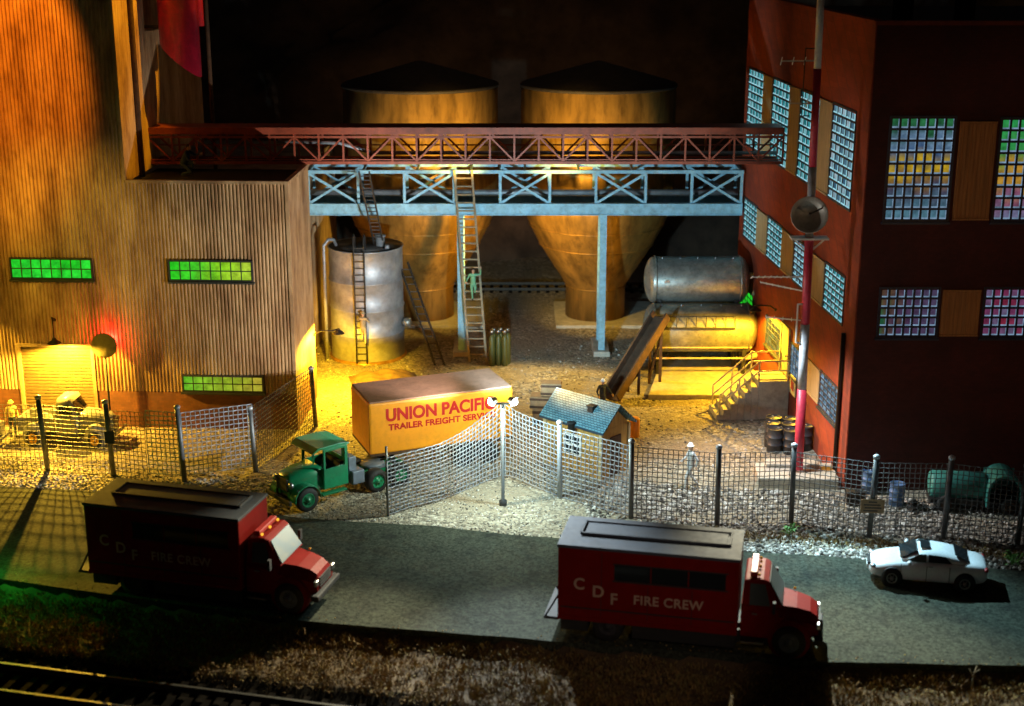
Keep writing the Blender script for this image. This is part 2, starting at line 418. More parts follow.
def ground_sheet():
    xs = [-400, -200, -100, -60] + [-34 + .34 * i for i in range(200)] + [60, 100, 200, 400]
    ys = [-30, 10, 25, 33] + [36 + .34 * i for i in range(110)] + [76 + 1.0 * i for i in range(26)] + [150, 300, 700]
    vs = [(x, y, zf(x, y)) for y in ys for x in xs]; n = len(xs)
    fs = [(j * n + i, j * n + i + 1, (j + 1) * n + i + 1, (j + 1) * n + i) for j in range(len(ys) - 1) for i in range(n - 1)]
    def soil(j, i):
        x, y = xs[i], ys[j]; return y < lerp_line(NEAR, x)
    b = MB(); b.v = vs; b.f = [list(f) for f in fs]; b.s = [True] * len(fs)
    def kind(j, i):
        if not soil(j, i): return 0
        return 2 if (Vector((xs[i], ys[j])) - TRK_A).dot(TRK_N) > -1.1 else 1
    b.m = [kind(j, i) for j in range(len(ys) - 1) for i in range(n - 1)]
    setting(b.build('ground', [M['ground'], M['soil'], M['cinder']], fix=False))
ground_sheet()
def road():
    xs = [-60 + .6 * i for i in range(201)]
    v = []; f = []
    for x in xs:
        yn, yf = lerp_line(NEAR, x), lerp_line(FAR, x)
        yn += .08 * nz(x, 3, .6) + .05 * nz(x, 7, 3.1); yf += .12 * nz(x, 9, .5) + .05 * nz(x, 2, 2.5)
        v += [(x, yf + .05, -.12), (x, yf, .05), (x, yn, .05), (x, yn - .03, -.7)]
    for i in range(len(xs) - 1):
        for k in range(3):
            f.append((i * 4 + k, i * 4 + k + 1, i * 4 + 5 + k, i * 4 + 4 + k))
    setting(MB().add(v, f).build('road', M['asphalt']))
road()
ROADZ = .05
def hill():
    vs = []; fs = []; nx, ny = 90, 26
    for j in range(ny):
        for i in range(nx):
            x = -110 + 220 * i / (nx - 1); y = 99 + j * 2.0
            z = -.3 + (j / (ny - 1)) ** .8 * 42 + (4 * nz(x, y, .06) + 2.2 * nz(x, y, .17) + 1.1 * nz(x, y, .45)) * min(1, j / 4)
            vs.append((x, y + 2 * nz(x, j, .2), z))
    for j in range(ny - 1):
        for i in range(nx - 1):
            fs.append((j * nx + i, j * nx + i + 1, (j + 1) * nx + i + 1, (j + 1) * nx + i))
    setting(MB().add(vs, fs, sm=True).build('hill', M['hill'], fix=False))
hill()
ICO = None
def ico():
    t = (1 + 5 ** .5) / 2
    v = [Vector(p).normalized() for p in [(-1, t, 0), (1, t, 0), (-1, -t, 0), (1, -t, 0), (0, -1, t), (0, 1, t), (0, -1, -t), (0, 1, -t), (t, 0, -1), (t, 0, 1), (-t, 0, -1), (-t, 0, 1)]]
    f = [(0, 11, 5), (0, 5, 1), (0, 1, 7), (0, 7, 10), (0, 10, 11), (1, 5, 9), (5, 11, 4), (11, 10, 2), (10, 7, 6), (7, 1, 8), (3, 9, 4), (3, 4, 2), (3, 2, 6), (3, 6, 8), (3, 8, 9), (4, 9, 5), (2, 4, 11), (6, 2, 10), (8, 6, 7), (9, 8, 1)]
    return v, f
ICOV, ICOF = ico()
def stone(b, x, y, z, r):
    e = [random.uniform(.6, 1.2) for _ in range(3)]; a = random.uniform(0, 6.28); c, s = math.cos(a), math.sin(a)
    vs = []
    for p in ICOV:
        k = r * random.uniform(.82, 1.15); px, py, pz = p.x * e[0] * k, p.y * e[1] * k, p.z * e[2] * k * .8
        vs.append((x + px * c - py * s, y + px * s + py * c, z + pz))
    b.add(vs, ICOF)
def gravel():
    b = MB(); n = 0
    while n < 15000:
        u = random.random()
        if u < .52:     # coarse ballast beyond the right-hand fence and along the kerb
            x = random.uniform(3, 22); yf = lerp_line(FAR, x); y = yf + random.random() ** 1.3 * 6.5 - .1
            if .9 < y - yf < 2.0 and random.random() < .75 and x > 7: continue
            r = random.uniform(.045, .11)
        elif u < .68:
            x = random.uniform(-24, -10); y = lerp_line(FAR, x) + random.random() ** 1.2 * 3.5; r = random.uniform(.03, .075)
        elif u < .9:
            x = random.uniform(-10, 6); y = lerp_line(FAR, x) + random.random() * 7; r = random.uniform(.02, .05)
        else:
            x = random.uniform(-12, 13); y = random.uniform(58, 78); r = random.uniform(.025, .075)
        if nz(x, y, .4, 5) < -.25 and random.random() < .7: continue
        stone(b, x, y, zf(x, y) + r * .25, r); n += 1
    setting(b.build('gravel', M['stones'], fix=False), 'stuff', 'loose pale and grey gravel stones over the yard', 'gravel')
gravel()
def scrub():
    b = MB(); n = 0
    def blade(x, y, z, h, w, lean):
        a = random.uniform(0, 6.28); dx, dy = math.cos(a) * w, math.sin(a) * w; l = random.uniform(0, 6.28)
        tx, ty = x + math.cos(l) * lean, y + math.sin(l) * lean
        b.add([(x - dx, y - dy, z), (x + dx, y + dy, z), (tx + dx * .5, ty + dy * .5, z + h), (tx - dx * .5, ty - dy * .5, z + h)], [(0, 1, 2, 3)])
    while n < 9500:
        x = random.uniform(-21, 21); yn = lerp_line(NEAR, x)
        y = yn - .16 - random.random() * 6.2
        if y < 35.5: continue
        d = (Vector((x, y)) - TRK_A).dot(TRK_N)
        if d > -.75: continue
        dens = nz(x, y, .8, 2) * .6 + nz(x, y, 2.3, 4) * .5
        if dens < -.25 and random.random() < .5: continue
        z = zf(x, y); k = 1 + dens; n += 1
        cz = z + max(0, .16 * k) * random.random()
        for _ in range(8):
            blade(x + random.gauss(0, .09), y + random.gauss(0, .09), cz - .03, random.uniform(.02, .12) * k, random.uniform(.01, .028), random.uniform(.02, .1))
    for _ in range(2600):
        x = random.uniform(-21, 21); y = lerp_line(NEAR, x) - .1 - random.random() * 6
        if (Vector((x, y)) - TRK_A).dot(TRK_N) > -.8: continue
        if random.random() < .12: stone(b, x, lerp_line(NEAR, x) + abs(random.gauss(0, .25)), .055, random.uniform(.015, .04)); continue
        stone(b, x, y, zf(x, y) + .02, random.uniform(.015, .05))
    # dry fringe on the bank along the foot of the right-hand fence
    for _ in range(2600):
        x = random.uniform(6, 22); y = lerp_line(FAR, x) + 1.45 + random.gauss(0, .28)
        blade(x, y, zf(x, y) - .02, random.uniform(.04, .17), random.uniform(.015, .045), random.uniform(.02, .15))
    setting(b.build('undergrowth', M['scrub'], fix=False), 'stuff', 'dry brown scrub and turf in front of the road', 'undergrowth')
scrub()

def track(name, label, a, d, length, gauge, z, sl, slab=.6):
    t = thing(name, label, 'railway track', (a.x, a.y, z), math.atan2(d.y, d.x))
    for y in (0, -gauge):
        b = MB(); b.bx(0, length, y - .14, y + .14, -.16, -.135).bx(0, length, y - .015, y + .015, -.135, -.05).bx(0, length, y - .05, y + .05, -.05, 0)
        b.build('rail', M['rail'], t)
    s0 = MB().bx(-.11, .11, -gauge - .55, .55, -.3, -.16).build('sleeper', M['sleeper'], t, bevel=.015)
    s0.location = (.3, 0, 0)
    for i in range(1, sl):
        c = s0.copy(); COL.objects.link(c); c.parent = t; c.location = (.3 + i * slab + random.uniform(-.03, .03), random.uniform(-.04, .04), 0)
    return t
track('railway_track', 'railway track with shiny rails in the dark cutting at the bottom corner below the road', TRK_A - TRK_D * 6, TRK_D, 26, 1.55, -.36, 43)
track('railway_track', 'distant dim railway track running behind the two silos', Vector((-16, 91.8)), Vector((1, 0)), 30, 1.5, .22, 50)

# ================================================================== FACTORY (left)
A3 = R(-3)
FC = G(298, 430)
fac = thing('factory_building', 'tan corrugated metal factory with green lit windows and brick base', 'building', FC, A3)
def corrugated(b, x0, x1, z0, z1, y=0., per=.165, dep=.06, M4=None):
    n = max(1, int((x1 - x0) / per)); p = (x1 - x0) / n; pts = []
    for i in range(n):
        o = x0 + i * p
        pts += [(o, 0), (o + p * .3, 0), (o + p * .5, -dep), (o + p * .8, -dep)]
    pts.append((x1, 0))
    vs = []; fs = []
    for px, py in pts: vs += [(px, y + py, z0), (px, y + py, z1)]
    for i in range(len(pts) - 1): fs.append((2 * i, 2 * i + 2, 2 * i + 3, 2 * i + 1))
    b.add(vs, fs, 0, M4)
DX0, DX1, DZ = -13.0, -9.4, 3.9
TOW = -7.3
b = MB()
corrugated(b, -30, DX0, 1.8, 26); corrugated(b, DX0, DX1, DZ + .12, 26); corrugated(b, DX1, TOW, 1.8, 26)
b.bx(-30, DX0, .02, .3, 1.8, 26).bx(DX0, DX1, .02, .3, DZ, 26).bx(DX1, TOW - .05, .02, .3, 1.8, 26)
b.build('tower_siding', M['siding'], fac, fix=False)
b = MB(); corrugated(b, TOW, 0, 1.8, 11.6); b.bx(TOW, -.04, .02, .3, 1.8, 11.6)
b.build('front_siding', M['siding'], fac, fix=False)
SIDE = Matrix.Rotation(R(90), 4, 'Z')     # local frame for a wall that runs back from the corner: u -> +y, outward -> +x
b = MB(); corrugated(b, 0, 5.0, 1.8, 11.6, 0, .3, .012, SIDE); b.bx(-.3, -.01, .3, 5.0, 1.8, 11.6)
b.build('side_siding', M['siding'], fac, fix=False)
b = MB(); TM = Matrix.Translation((TOW, 0, 0)) @ SIDE
corrugated(b, 0, 14, 11.6, 26, 0, .3, .012, TM); b.bx(TOW - .3, TOW - .01, .3, 14, 11.6, 26)
b.build('tower_side_siding', M['siding'], fac, fix=False)
b = MB(); b.bx(DX1, 0.03, -.04, .3, -.4, 1.8).bx(-30, DX0, -.04, .3, -.4, 1.8).bx(-.27, .03, .3, 5.0, -.4, 1.8)
b.build('brick_base', M['brick_base'], fac)
b = MB(); b.bx(TOW, -.3, .3, 5.0, 11.3, 11.42); b.build('roof', M['tar'], fac)
b = MB(); b.bx(TOW, .08, -.1, .12, 11.6, 11.75).bx(-.14, .08, .12, 5.0, 11.6, 11.75)
b.build('roof_trim', M['siding'], fac, bevel=.01)
MB().bx(-.1, .05, -.09, .05, 1.8, 11.6).build('corner_trim', M['siding'], fac)
MB().bx(TOW - .08, TOW + .05, -.09, .05, 11.75, 26).build('corner_trim', M['siding'], fac)
b = MB(); corrugated(b, 5.0, 21, 1.8, 10.4, 0, .3, .02, Matrix.Translation((-1.55, 0, 0)) @ SIDE); b.bx(-20, -1.6, 5.0, 21, 10.2, 10.4).bx(-1.8, -1.56, 5.0, 21, -.4, 1.8).bx(-1.75, -1.56, 5.05, 21, 1.8, 10.2)
b.build('rear_wing', M['siding'], fac, fix=False)
# roller door
dr = MB()
for i in range(24): dr.bx(DX0 + .12, DX1 - .12, .02, .1, i * .158 + .01, i * .158 + .135); 
dr.bx(DX0 + .12, DX1 - .12, .06, .14, 0, 3.85)
dro = dr.build('roller_door', M['door'], fac, bevel=.012)
MB().bx(DX0 - .02, DX0 + .14, -.1, .2, 0, DZ).bx(DX1 - .14, DX1 + .02, -.1, .2, 0, DZ).bx(DX0 - .02, DX1 + .02, -.1, .2, DZ, DZ + .16).build('door_frame', M['siding'], dro)

def window(parent, M4, u0, u1, z0, z1, cols, rows, pane, ledge=None, fr='frame_iron', bar=.05, label=None, sill=True, dep=.1, slant=.0):
    fb = MB()
    fb.bx(u0 - .07, u0, -dep, .06, z0 - .07, z1 + .07, 0, M4).bx(u1, u1 + .07, -dep, .06, z0 - .07, z1 + .07, 0, M4)
    fb.bx(u0, u1, -dep, .06, z1, z1 + .07, 0, M4).bx(u0, u1, -dep, .06, z0 - .07, z0, 0, M4)
    du, dz = (u1 - u0) / cols, (z1 - z0) / rows
    for i in range(1, cols): fb.bx(u0 + i * du - bar / 2, u0 + i * du + bar / 2, -dep + .015, .03, z0, z1, 0, M4)
    for j in range(1, rows): fb.bx(u0, u1, -dep + .025, .02, z0 + j * dz - bar / 2, z0 + j * dz + bar / 2, 0, M4)
    w = fb.build('window', M[fr], parent, fix=False)
    if label: w['label'] = label
    pb = MB(); lb = MB()
    for i in range(cols):
        for j in range(rows):
            a, c = u0 + i * du + bar / 2, u0 + (i + 1) * du - bar / 2
            e, g = z0 + j * dz + bar / 2, z0 + (j + 1) * dz - bar / 2
            if ledge:
                lb.bx(a, c, -dep - .005, -dep + .028, e, e + dz * .12, 0, M4)
                lb.bx(c - du * .07, c, -dep - .002, -dep + .028, e + dz * .12, g, 0, M4)
            pb.add([(a, -dep + .03, e), (c, -dep + .03, e), (c, -dep + .03, g), (a, -dep + .03, g)], [(0, 1, 2, 3)], 0, M4)
    pb.build('panes', M[pane], w, fix=False)
    if ledge: lb.build('block_edges', M[ledge], w, fix=False)
    if sill: MB().bx(u0 - .12, u1 + .12, -dep - .08, -.01, z0 - .16, z0 - .072, 0, M4).build('sill', M[fr], w)
    return w
I4 = Matrix.Identity(4)
window(fac, I4, -12.85, -9.15, 7.2, 8.08, 8, 2, 'pane_green', label='bright green window left of the tower edge', dep=.16)
window(fac, I4, -5.52, -1.78, 7.2, 8.06, 8, 2, 'pane_lime', label='green window fading to lime at the right', dep=.16)
window(fac, I4, -5.25, -1.54, 1.9, 2.6, 8, 2, 'pane_olive', label='lime to amber window low on the wall', dep=.16)
# crimson duct on the tower's inner side
def fpt(px, py, Y): return fac.matrix_world.inverted() @ Q(px, py, Y)
bpy.context.view_layer.update()
p0 = fpt(183, -60, 68.6); p1 = fpt(181, 60, 68.6); r = .92
prof = MB(); n = 24; vs = []; fs = []
for k in range(n):
    a = 2 * math.pi * k / n; ox, oy = r * math.cos(a), r * math.sin(a)
    vs += [(p1.x + ox, p1.y + oy, p1.z - ox * .85), (p1.x + ox, p1.y + oy, p1.z + 9)]
for k in range(n):
    k2 = (k + 1) % n; fs.append((2 * k, 2 * k2, 2 * k2 + 1, 2 * k + 1))
prof.add(vs, fs, 0, None, True); prof.add([vs[2 * k] for k in range(n)], [tuple(range(n))]); prof.build('duct', M['pink_red'], fac)
q = fpt(197, 26, 69.5); MB().tube([(q.x, q.y, q.z), (q.x, q.y, q.z + 9)], .34, 14).build('duct', M['pink_red'], fac)
q = fpt(211, 90, 70.5); MB().tube([(q.x, q.y, 11), (q.x, q.y, q.z + 12)], .1, 8).build('drain_pipe', M['rust_timber'], fac)
q = fpt(149, 60, 69.5); MB().tube([(TOW + .12, 2.2, 11.5), (TOW + .12, 2.2, 26)], .13, 8).build('drain_pipe', M['rust_timber'], fac)
MB().bar((TOW, 4.5, fpt(181, 60, 68.6).z + 1.5), (p1.x, p1.y, p1.z + 1.5), .15).build('duct_bracket', M['dark_iron'], fac)

def wall_lamp(label, base, out, bulbmat, drop=.25, reach=1.0, side=0):
    # base on the wall, out = unit vector away from the wall
    out = Vector(out).normalized(); t = thing('wall_lamp', label, 'lamp', base)
    sd = Vector((-out.y, out.x, 0)) * side
    e = out * reach + sd + Vector((0, 0, -drop))
    MB().tube([(0, 0, 0), out * .3 * reach + Vector((0, 0, .2)), out * .75 * reach + sd * .7 + Vector((0, 0, .15)), e + Vector((0, 0, .18))], .035, 6).sphere((0, 0, 0), .08, 8).build('arm', M['dark_iron'], t)
    MB().lathe([(.06, .2), (.1, .12), (.3, -.04), (.31, -.06), (.28, -.05), (.08, .1)], 18, e, cap=False).build('lamp_shade', M['dark_iron'], t, fix=False)
    MB().sphere(e + Vector((0, 0, -.02)), .085, 10).build('bulb', M[bulbmat], t)
    return Vector(base) + e
def fw(x, y, z): return fac.matrix_world @ Vector((x, y, z))
LAMP_G = wall_lamp('dark gooseneck lamp above the roller door of the factory', fw(-11.1, -.06, 5.2), (-.052, -1, 0), 'bulb_yellow', .75, 1.05, .3)
LAMP_S = wall_lamp('dark gooseneck lamp on the factory corner beside the silver tank', fw(.03, 4.7, 3.3), (1, -.05, 0), 'bulb_yellow', -.05, 1.15, .3)
# signal disc with its red lamp
ps = fw(-8.7, -.5, 0)
sg = thing('signal', 'round olive disc signal with a red lamp glowing on the factory wall behind it', 'signal', ps)
MB().tube([(0, 0, 0), (0, 0, 4.0)], .05, 8).build('mast', M['dark_iron'], sg)
MB().lathe([(.0, -.03), (.58, -.03), (.6, 0), (.58, .03), (0, .03)], 28, (0, -.06, 4.15), axis='y').build('disc', M['disc'], sg)
MB().sphere((.0, .2, 4.15), .09, 10).build('lamp', M['bulb_red'], sg)
MB().sphere((-.22, -.13, 3.62), .055, 8).bx(-.24, -.2, -.13, .0, 3.6, 3.64).build('marker_lamp', M['amber'], sg)

# ================================================================== BRICK BUILDING (right)
KC = G(844, 490)
BD = Vector((-1.4, 17.89, 0)).normalized()
bb = thing('brick_building', 'dark red brick building with lit glass block windows', 'building', KC)
W0 = MB(); H = 19.05
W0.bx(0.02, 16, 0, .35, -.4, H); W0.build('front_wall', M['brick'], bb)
ang = math.atan2(BD.y, BD.x)
SM = Matrix.Rotation(ang - math.pi, 4, 'Z')    # x axis runs from the back to the corner, outward = -y
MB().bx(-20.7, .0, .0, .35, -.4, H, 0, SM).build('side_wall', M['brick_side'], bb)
MB().add([(.1, .1, 18.6), (16, .1, 18.6), (16, 20.4, 18.6), (-1.4, 20.4, 18.6)], [(0, 1, 2, 3)]).build('roof', M['tar'], bb)
MB().bx(-.05, 16, -.05, .4, H, H + .16).bx(-20.7, -.06, -.06, .4, H, H + .16, 0, SM).build('coping', M['brick_side'], bb)
MB().bx(-.25, -.02, -.03, .0, 0, H, 0, SM).build('corner_strip', M['brick_side'], bb)
FM = I4
def shutter(M4, u0, u1, z0, z1, mat, ribs=True):
    b = MB(); b.bx(u0, u1, -.04, .02, z0, z1, 0, M4)
    n = max(2, int((u1 - u0) / .16)); d = (u1 - u0) / n
    for i in range(n): b.bx(u0 + i * d + .02, u0 + (i + 1) * d - .02, -.065, -.03, z0 + .1, z1 - .1, 0, M4)
    b.bx(u0, u1, -.09, -.03, z1 - .08, z1, 0, M4).bx(u0, u1, -.09, -.03, z0, z0 + .08, 0, M4)
    o = b.build('shutter_panel', M[mat], bb); return o
window(bb, FM, .82, 3.3, 11.5, 15.55, 7, 9, 'pane_mixed', 'ledge', 'frame_dark', .1, 'tall window with yellow and blue panes', dep=.05)
shutter(FM, 3.5, 4.95, 11.5, 15.4, 'tan_panel')
window(bb, FM, 5.12, 7.6, 11.5, 15.5, 7, 9, 'pane_orange', 'ledge', 'frame_dark', .1, 'tall window with green and orange panes', dep=.05)
window(bb, FM, .92, 3.26, 6.72, 8.7, 7, 5, 'pane_violet', 'ledge', 'frame_dark', .1, 'low window with grey violet panes', dep=.05)
shutter(FM, 3.4, 4.95, 6.72, 8.66, 'tan_panel')
window(bb, FM, 5.12, 7.5, 6.72, 8.7, 7, 5, 'pane_pink', 'ledge', 'frame_dark', .1, 'low window with pink red panes', dep=.05)
for k in range(4):
    a = 1.75 + 5.03 * k
    window(bb, SM, -(a + 3.05), -a, 11.55, 15.5, 5, 10, 'pane_teal' if k else 'pane_white', 'ledge_teal', 'frame_iron', .11, sill=False, dep=.04)
    window(bb, SM, -(a + 2.75), -a, 6.72, 8.72, 5, 7, 'pane_teal' if k != 1 else 'pane_white', 'ledge_teal', 'frame_iron', .11, sill=False, dep=.04)
    if k < 3:
        shutter(SM, -(a + 4.95), -(a + 3.15), 11.55, 15.5, 'cream'); shutter(SM, -(a + 4.95), -(a + 2.85), 6.72, 8.72, 'cream')
window(bb, SM, -4.2, -1.42, 2.35, 3.9, 5, 6, 'pane_white', 'ledge', 'frame_iron', .11, dep=.04)
shutter(SM, -6.3, -4.3, 2.35, 3.9, 'cream')
window(bb, SM, -9.1, -7.3, 2.35, 3.75, 4, 5, 'pane_white', 'ledge', 'frame_iron', .07, dep=.04)
window(bb, SM, -13.9, -11.15, 2.4, 3.8, 5, 5, 'pane_gold', None, 'frame_iron', .06, 'window of gold lit panes left of the side door', dep=.04)
window(bb, SM, -19.6, -16.9, 2.3, 4.0, 5, 6, 'pane_green', None, 'frame_iron', .06, 'green window beside the tank', dep=.04)
d = MB().bx(-10.75, -9.5, -.06, .02, 1.95, 4.25, 0, SM).build('door', M['door_lit'], bb, bevel=.02)
MB().bx(-10.87, -10.75, -.1, .02, 1.95, 4.37, 0, SM).bx(-9.5, -9.38, -.1, .02, 1.95, 4.37, 0, SM).bx(-10.75, -9.5, -.1, .02, 4.25, 4.37, 0, SM).build('door_frame', M['yellow_rail'], d)
MB().sphere(SM @ Vector((-9.65, -.1, 2.95)), .06, 8).build('handle', M['chrome'], d)
MB().tube([SM @ Vector((-1.18, -.1, .0)), SM @ Vector((-1.18, -.1, 6.5))], .09, 8).build('drain_pipe', M['dark_iron'], bb)
for (px, lab) in ((903, None), (965, None)):
    b = MB(); p = Q(px, 8, KC.y + 5) - KC; b.lathe([(.42, 0), (.42, 1.5), (.5, 1.52), (.5, 1.7), (0, 1.75)], 20, (p.x, p.y, 18.6)); b.build('roof_vent', M['dark_iron'], bb)
def bw(u, n, z): return KC + SM @ Vector((u, -n, z))
LAMP_D = wall_lamp('gooseneck lamp beside the side door of the brick building', bw(-12.2, .03, 4.55), (-1, -.08, 0), 'bulb_yellow', .1, .9, -.5)
sp = bw(-8.35, .03, 1.9)
sgn = thing('wall_sign', 'small cream notice board on the brick wall beside the stair landing', 'sign', sp, ang - math.pi)
MB().bx(-.5, .5, -.05, 0, -.45, .45).build('board', M['yellow_rail'], sgn, bevel=.015)
MB().bx(-.22, -.05, -.062, -.05, -.2, .25).bx(.03, .2, -.062, -.05, -.25, .2).build('marking', M['letter_red'], sgn)

# ================================================================== SILOS
def silo(label, px, Y=84.0):
    zc = 8; d = Y * CP + (CAMH - zc) * SP; x = (px - 512) / FPX * d
    t = thing('silo', label, 'silo', (x, Y, 0), 0, 'silos behind the bridges')
    body = [(1.78, .2), (1.76, 2.05), (2.15, 2.7), (2.8, 3.7), (3.35, 4.6), (3.92, 5.7), (4.3, 6.6), (4.44, 7.3), (4.44, 13.75)]
    MB().lathe(body, 64, cap=True).build('body', M['silo'], t)
    for r, z in ((1.8, 2.05), (3.37, 4.6), (3.98, 5.8), (4.46, 7.3), (4.46, 9.9), (2.45, 3.2)):
        MB().lathe([(r, -.035), (r + .025, -.035), (r + .025, .035), (r, .035)], 64, (0, 0, z), cap=False).build('band', M['silo'], t)
    MB().lathe([(4.3, 13.73), (4.5, 13.75), (4.5, 13.88), (4.4, 13.93), (.15, 15.15), (0, 15.17)], 64).build('roof', M['silo_roof'], t)
    MB().bx(-2.4, 3.6, -2.6, 3, -.2, .2).build('base_slab', M['concrete'], t, bevel=.04)
    return t
silo('left one of two big golden brown hopper silos, behind the silver tank', 422)
silo('right one of two big golden brown hopper silos, behind the stacked tanks', 597)
# ================================================================== BRIDGES
RY = 68.4
rx0, rx1 = Q(148, 150, RY).x, Q(783, 150, RY).x
rb = thing('truss_bridge', 'rust red covered truss bridge from the factory roof to the brick building', 'bridge', (rx0, RY, 11.78))
RL = rx1 - rx0; RW = 1.5
MB().bx(0, RL, -.06, RW + .06, 1.5, 1.72).bx(0, RL, -.1, -.06, 1.42, 1.74).build('roof_plate', M['red_oxide'], rb)
MB().bx(.05, RL - .05, .1, RW - .1, .0, .07).build('deck', M['dark_iron'], rb)
for y in (0, RW):
    b = MB(); b.bx(0, RL, y - .06, y + .06, 0, .14).bx(0, RL, y - .045, y + .045, 1.24, 1.34).bx(0, RL, y - .03, y + .03, .66 if y else .19, .72 if y else .24)
    n = 26; d = RL / n
    for i in range(n + 1):
        b.bx(i * d - .045, i * d + .045, y - .04, y + .04, .14, 1.5)
        if i < n:
            z0, z1 = (.14, 1.3) if i % 2 else (1.3, .14)
            b.bar((i * d, y + .01, z0), ((i + 1) * d, y + .01, z1), .07, .08)
    b.build('side_truss', M['red_oxide'], rb)
MB().tube([(RL * .35, .6, .45), (RL - .2, .6, .45)], .09, 8).tube([(RL * .2, 1.0, .95), (RL * .3, .7, .9), (RL * .35, .6, .45)], .09, 8).build('pipe', M['silver'], rb)

BY = 76.0
bx0, bx1 = Q(307, 190, BY).x, Q(743, 190, BY).x; bz0 = Q(500, 214, BY).z; bz1 = Q(500, 170, BY).z; BL = bx1 - bx0; bh = bz1 - bz0
pb = thing('pipe_bridge', 'pale blue steel pipe bridge with crossed braces standing on two columns', 'bridge', (bx0, BY, bz0))
BW = 2.2
for y in (0, BW):
    b = MB(); b.bx(0, BL, y - .09, y + .09, 0, .52).bx(0, BL, y - .16, y + .16, .52, .58).bx(0, BL, y - .16, y + .16, -.05, .0).bx(0, BL, y - .1, y + .1, bh - .18, bh)
    x = .03; pw = BL * .119; ew = (BL - .06 - 5 * pw) / 4
    for k in range(5):
        a, c = x, x + pw
        for xx in (a + .06, c - .06): b.bx(xx - .07, xx + .07, y - .07, y + .07, .58, bh - .18)
        b.bar((a + .1, y - .02, .6), (c - .1, y - .02, bh - .2), .06, .13).bar((a + .1, y + .02, bh - .2), (c - .1, y + .02, .6), .06, .13)
        x += pw + ew
    b.build('side_truss', M['blue_steel'], pb)
MB().bx(0.05, BL - .05, .16, BW - .16, .12, .2).build('deck', M['dark_iron'], pb)
for i in range(9): MB().bx(.1 + i * (BL - .2) / 8 - .06, .1 + i * (BL - .2) / 8 + .06, .1, BW - .1, bh - .16, bh - .04).build('cross_beam', M['blue_steel'], pb)
MB().tube([(-.3, .9, 1.0), (BL - .1, .9, 1.0)], .16, 12).build('pipe', M['silver'], pb)
for px in (461, 602):
    xx = Q(px, 300, BY + .3).x - bx0
    b = MB()
    for yy in (.15, BW - .15):
        b.bx(xx - .17, xx + .17, yy - .15, yy - .11, -bz0 + .3, -.05).bx(xx - .17, xx + .17, yy + .11, yy + .15, -bz0 + .3, -.05).bx(xx - .03, xx + .03, yy - .11, yy + .11, -bz0 + .3, -.05)
    b.bar((xx, .15, -bz0 + 1), (xx, BW - .15, -2), .06).bar((xx, BW - .15, -bz0 + 1), (xx, .15, -2), .06)
    c = b.build('column', M['blue_steel'], pb)
    MB().bx(xx - .45, xx + .45, -.35, BW + .35, -bz0 - .2, -bz0 + .32).build('footing', M['concrete'], c, bevel=.05)

def ladder(label, a, c, w, mat, rung=.34, sx=(1, 0, 0), rail=.07, group=None):
    a, c = Vector(a), Vector(c); t = thing('ladder', label, 'ladder', a, 0, group); d = c - a; s = Vector(sx).normalized() * w / 2
    for k in (-1, 1): MB().bar(s * k, d + s * k, rail, rail * 1.5).build('rail', M[mat], t)
    n = int(d.length / rung)
    for i in range(1, n): MB().bar(d * (i / n) - s, d * (i / n) + s, rail * .7).build('rung', M[mat], t)
    return t
la, lb = G(478, 362), Q(463, 170, BY - .35)
ladder('long pale wooden ladder leaning on the blue bridge beside its left column', la, lb, .92, 'wood', .42, rail=.11)

# ================================================================== SILVER TANK
TX, TY, TR, TH = Q(367, 300, 76.2).x, 76.2, 1.98, 6.15
st = thing('storage_tank', 'upright silver storage tank with banded shell and black ladder', 'tank', (TX, TY, 0))
prof = [(TR, .1)]
for z in (1.5, 2.9, 4.4): prof += [(TR, z - .06), (TR + .05, z - .02), (TR + .05, z + .02), (TR, z + .06)]
prof += [(TR, TH - .08), (TR + .05, TH - .05), (TR + .05, TH), (TR - .03, TH)]
MB().lathe(prof, 64, cap=False).build('shell', M['silver'], st)
MB().lathe([(TR - .02, TH - .02), (.3, TH + .12), (0, TH + .12)], 64).build('top', M['dark_iron'], st)
MB().lathe([(TR + .12, -.1), (TR + .12, .12), (TR, .15)], 48).build('base_ring', M['silo'], st)
MB().lathe([(.24, TH), (.24, TH + .55), (.3, TH + .56), (.3, TH + .66), (0, TH + .68)], 18, (.85, -.5, 0)).build('vent', M['silver'], st)
MB().lathe([(.12, 0), (.12, .22), (0, .24)], 12, (1.25, -1.05, TH)).build('vent', M['silver'], st)
MB().tube([(TR + .0, -.5, 2.0), (TR + .4, -.55, 2.0)], .24, 14).build('outlet', M['silver_dark'], st)
MB().tube([(-1.5, -.6, TH + .1), (-1.6, -.75, TH + .45), (-1.85, -.95, TH + .5), (-2.1, -1.1, TH + .2), (-2.12, -1.12, 0)], .09, 10).build('pipe', M['silver'], st)
b = MB(); lx0, lx1, ly = -.42, .12, -TR - .12
for x in (lx0, lx1): b.tube([(x, ly, .1), (x, ly, TH + .75), (x, ly + .3, TH + .95), (x, ly + .75, TH + .7), (x, ly + .8, TH)], .045, 6)
for i in range(18): b.bar((lx0, ly, .3 + i * .36), (lx1, ly, .3 + i * .36), .05)
b.build('ladder', M['dark_iron'], st)
ladder('black ladder leaning on the right side of the silver tank', G(440, 366), Q(403, 262, 76.0), .5, 'dark_iron', .42, rail=.07)
ladder('short dark ladder from the silver tank top up to the red bridge', (TX + .75, TY - .3, TH + .1), Q(364, 172, 70.6), .5, 'dark_iron', .36, rail=.07)
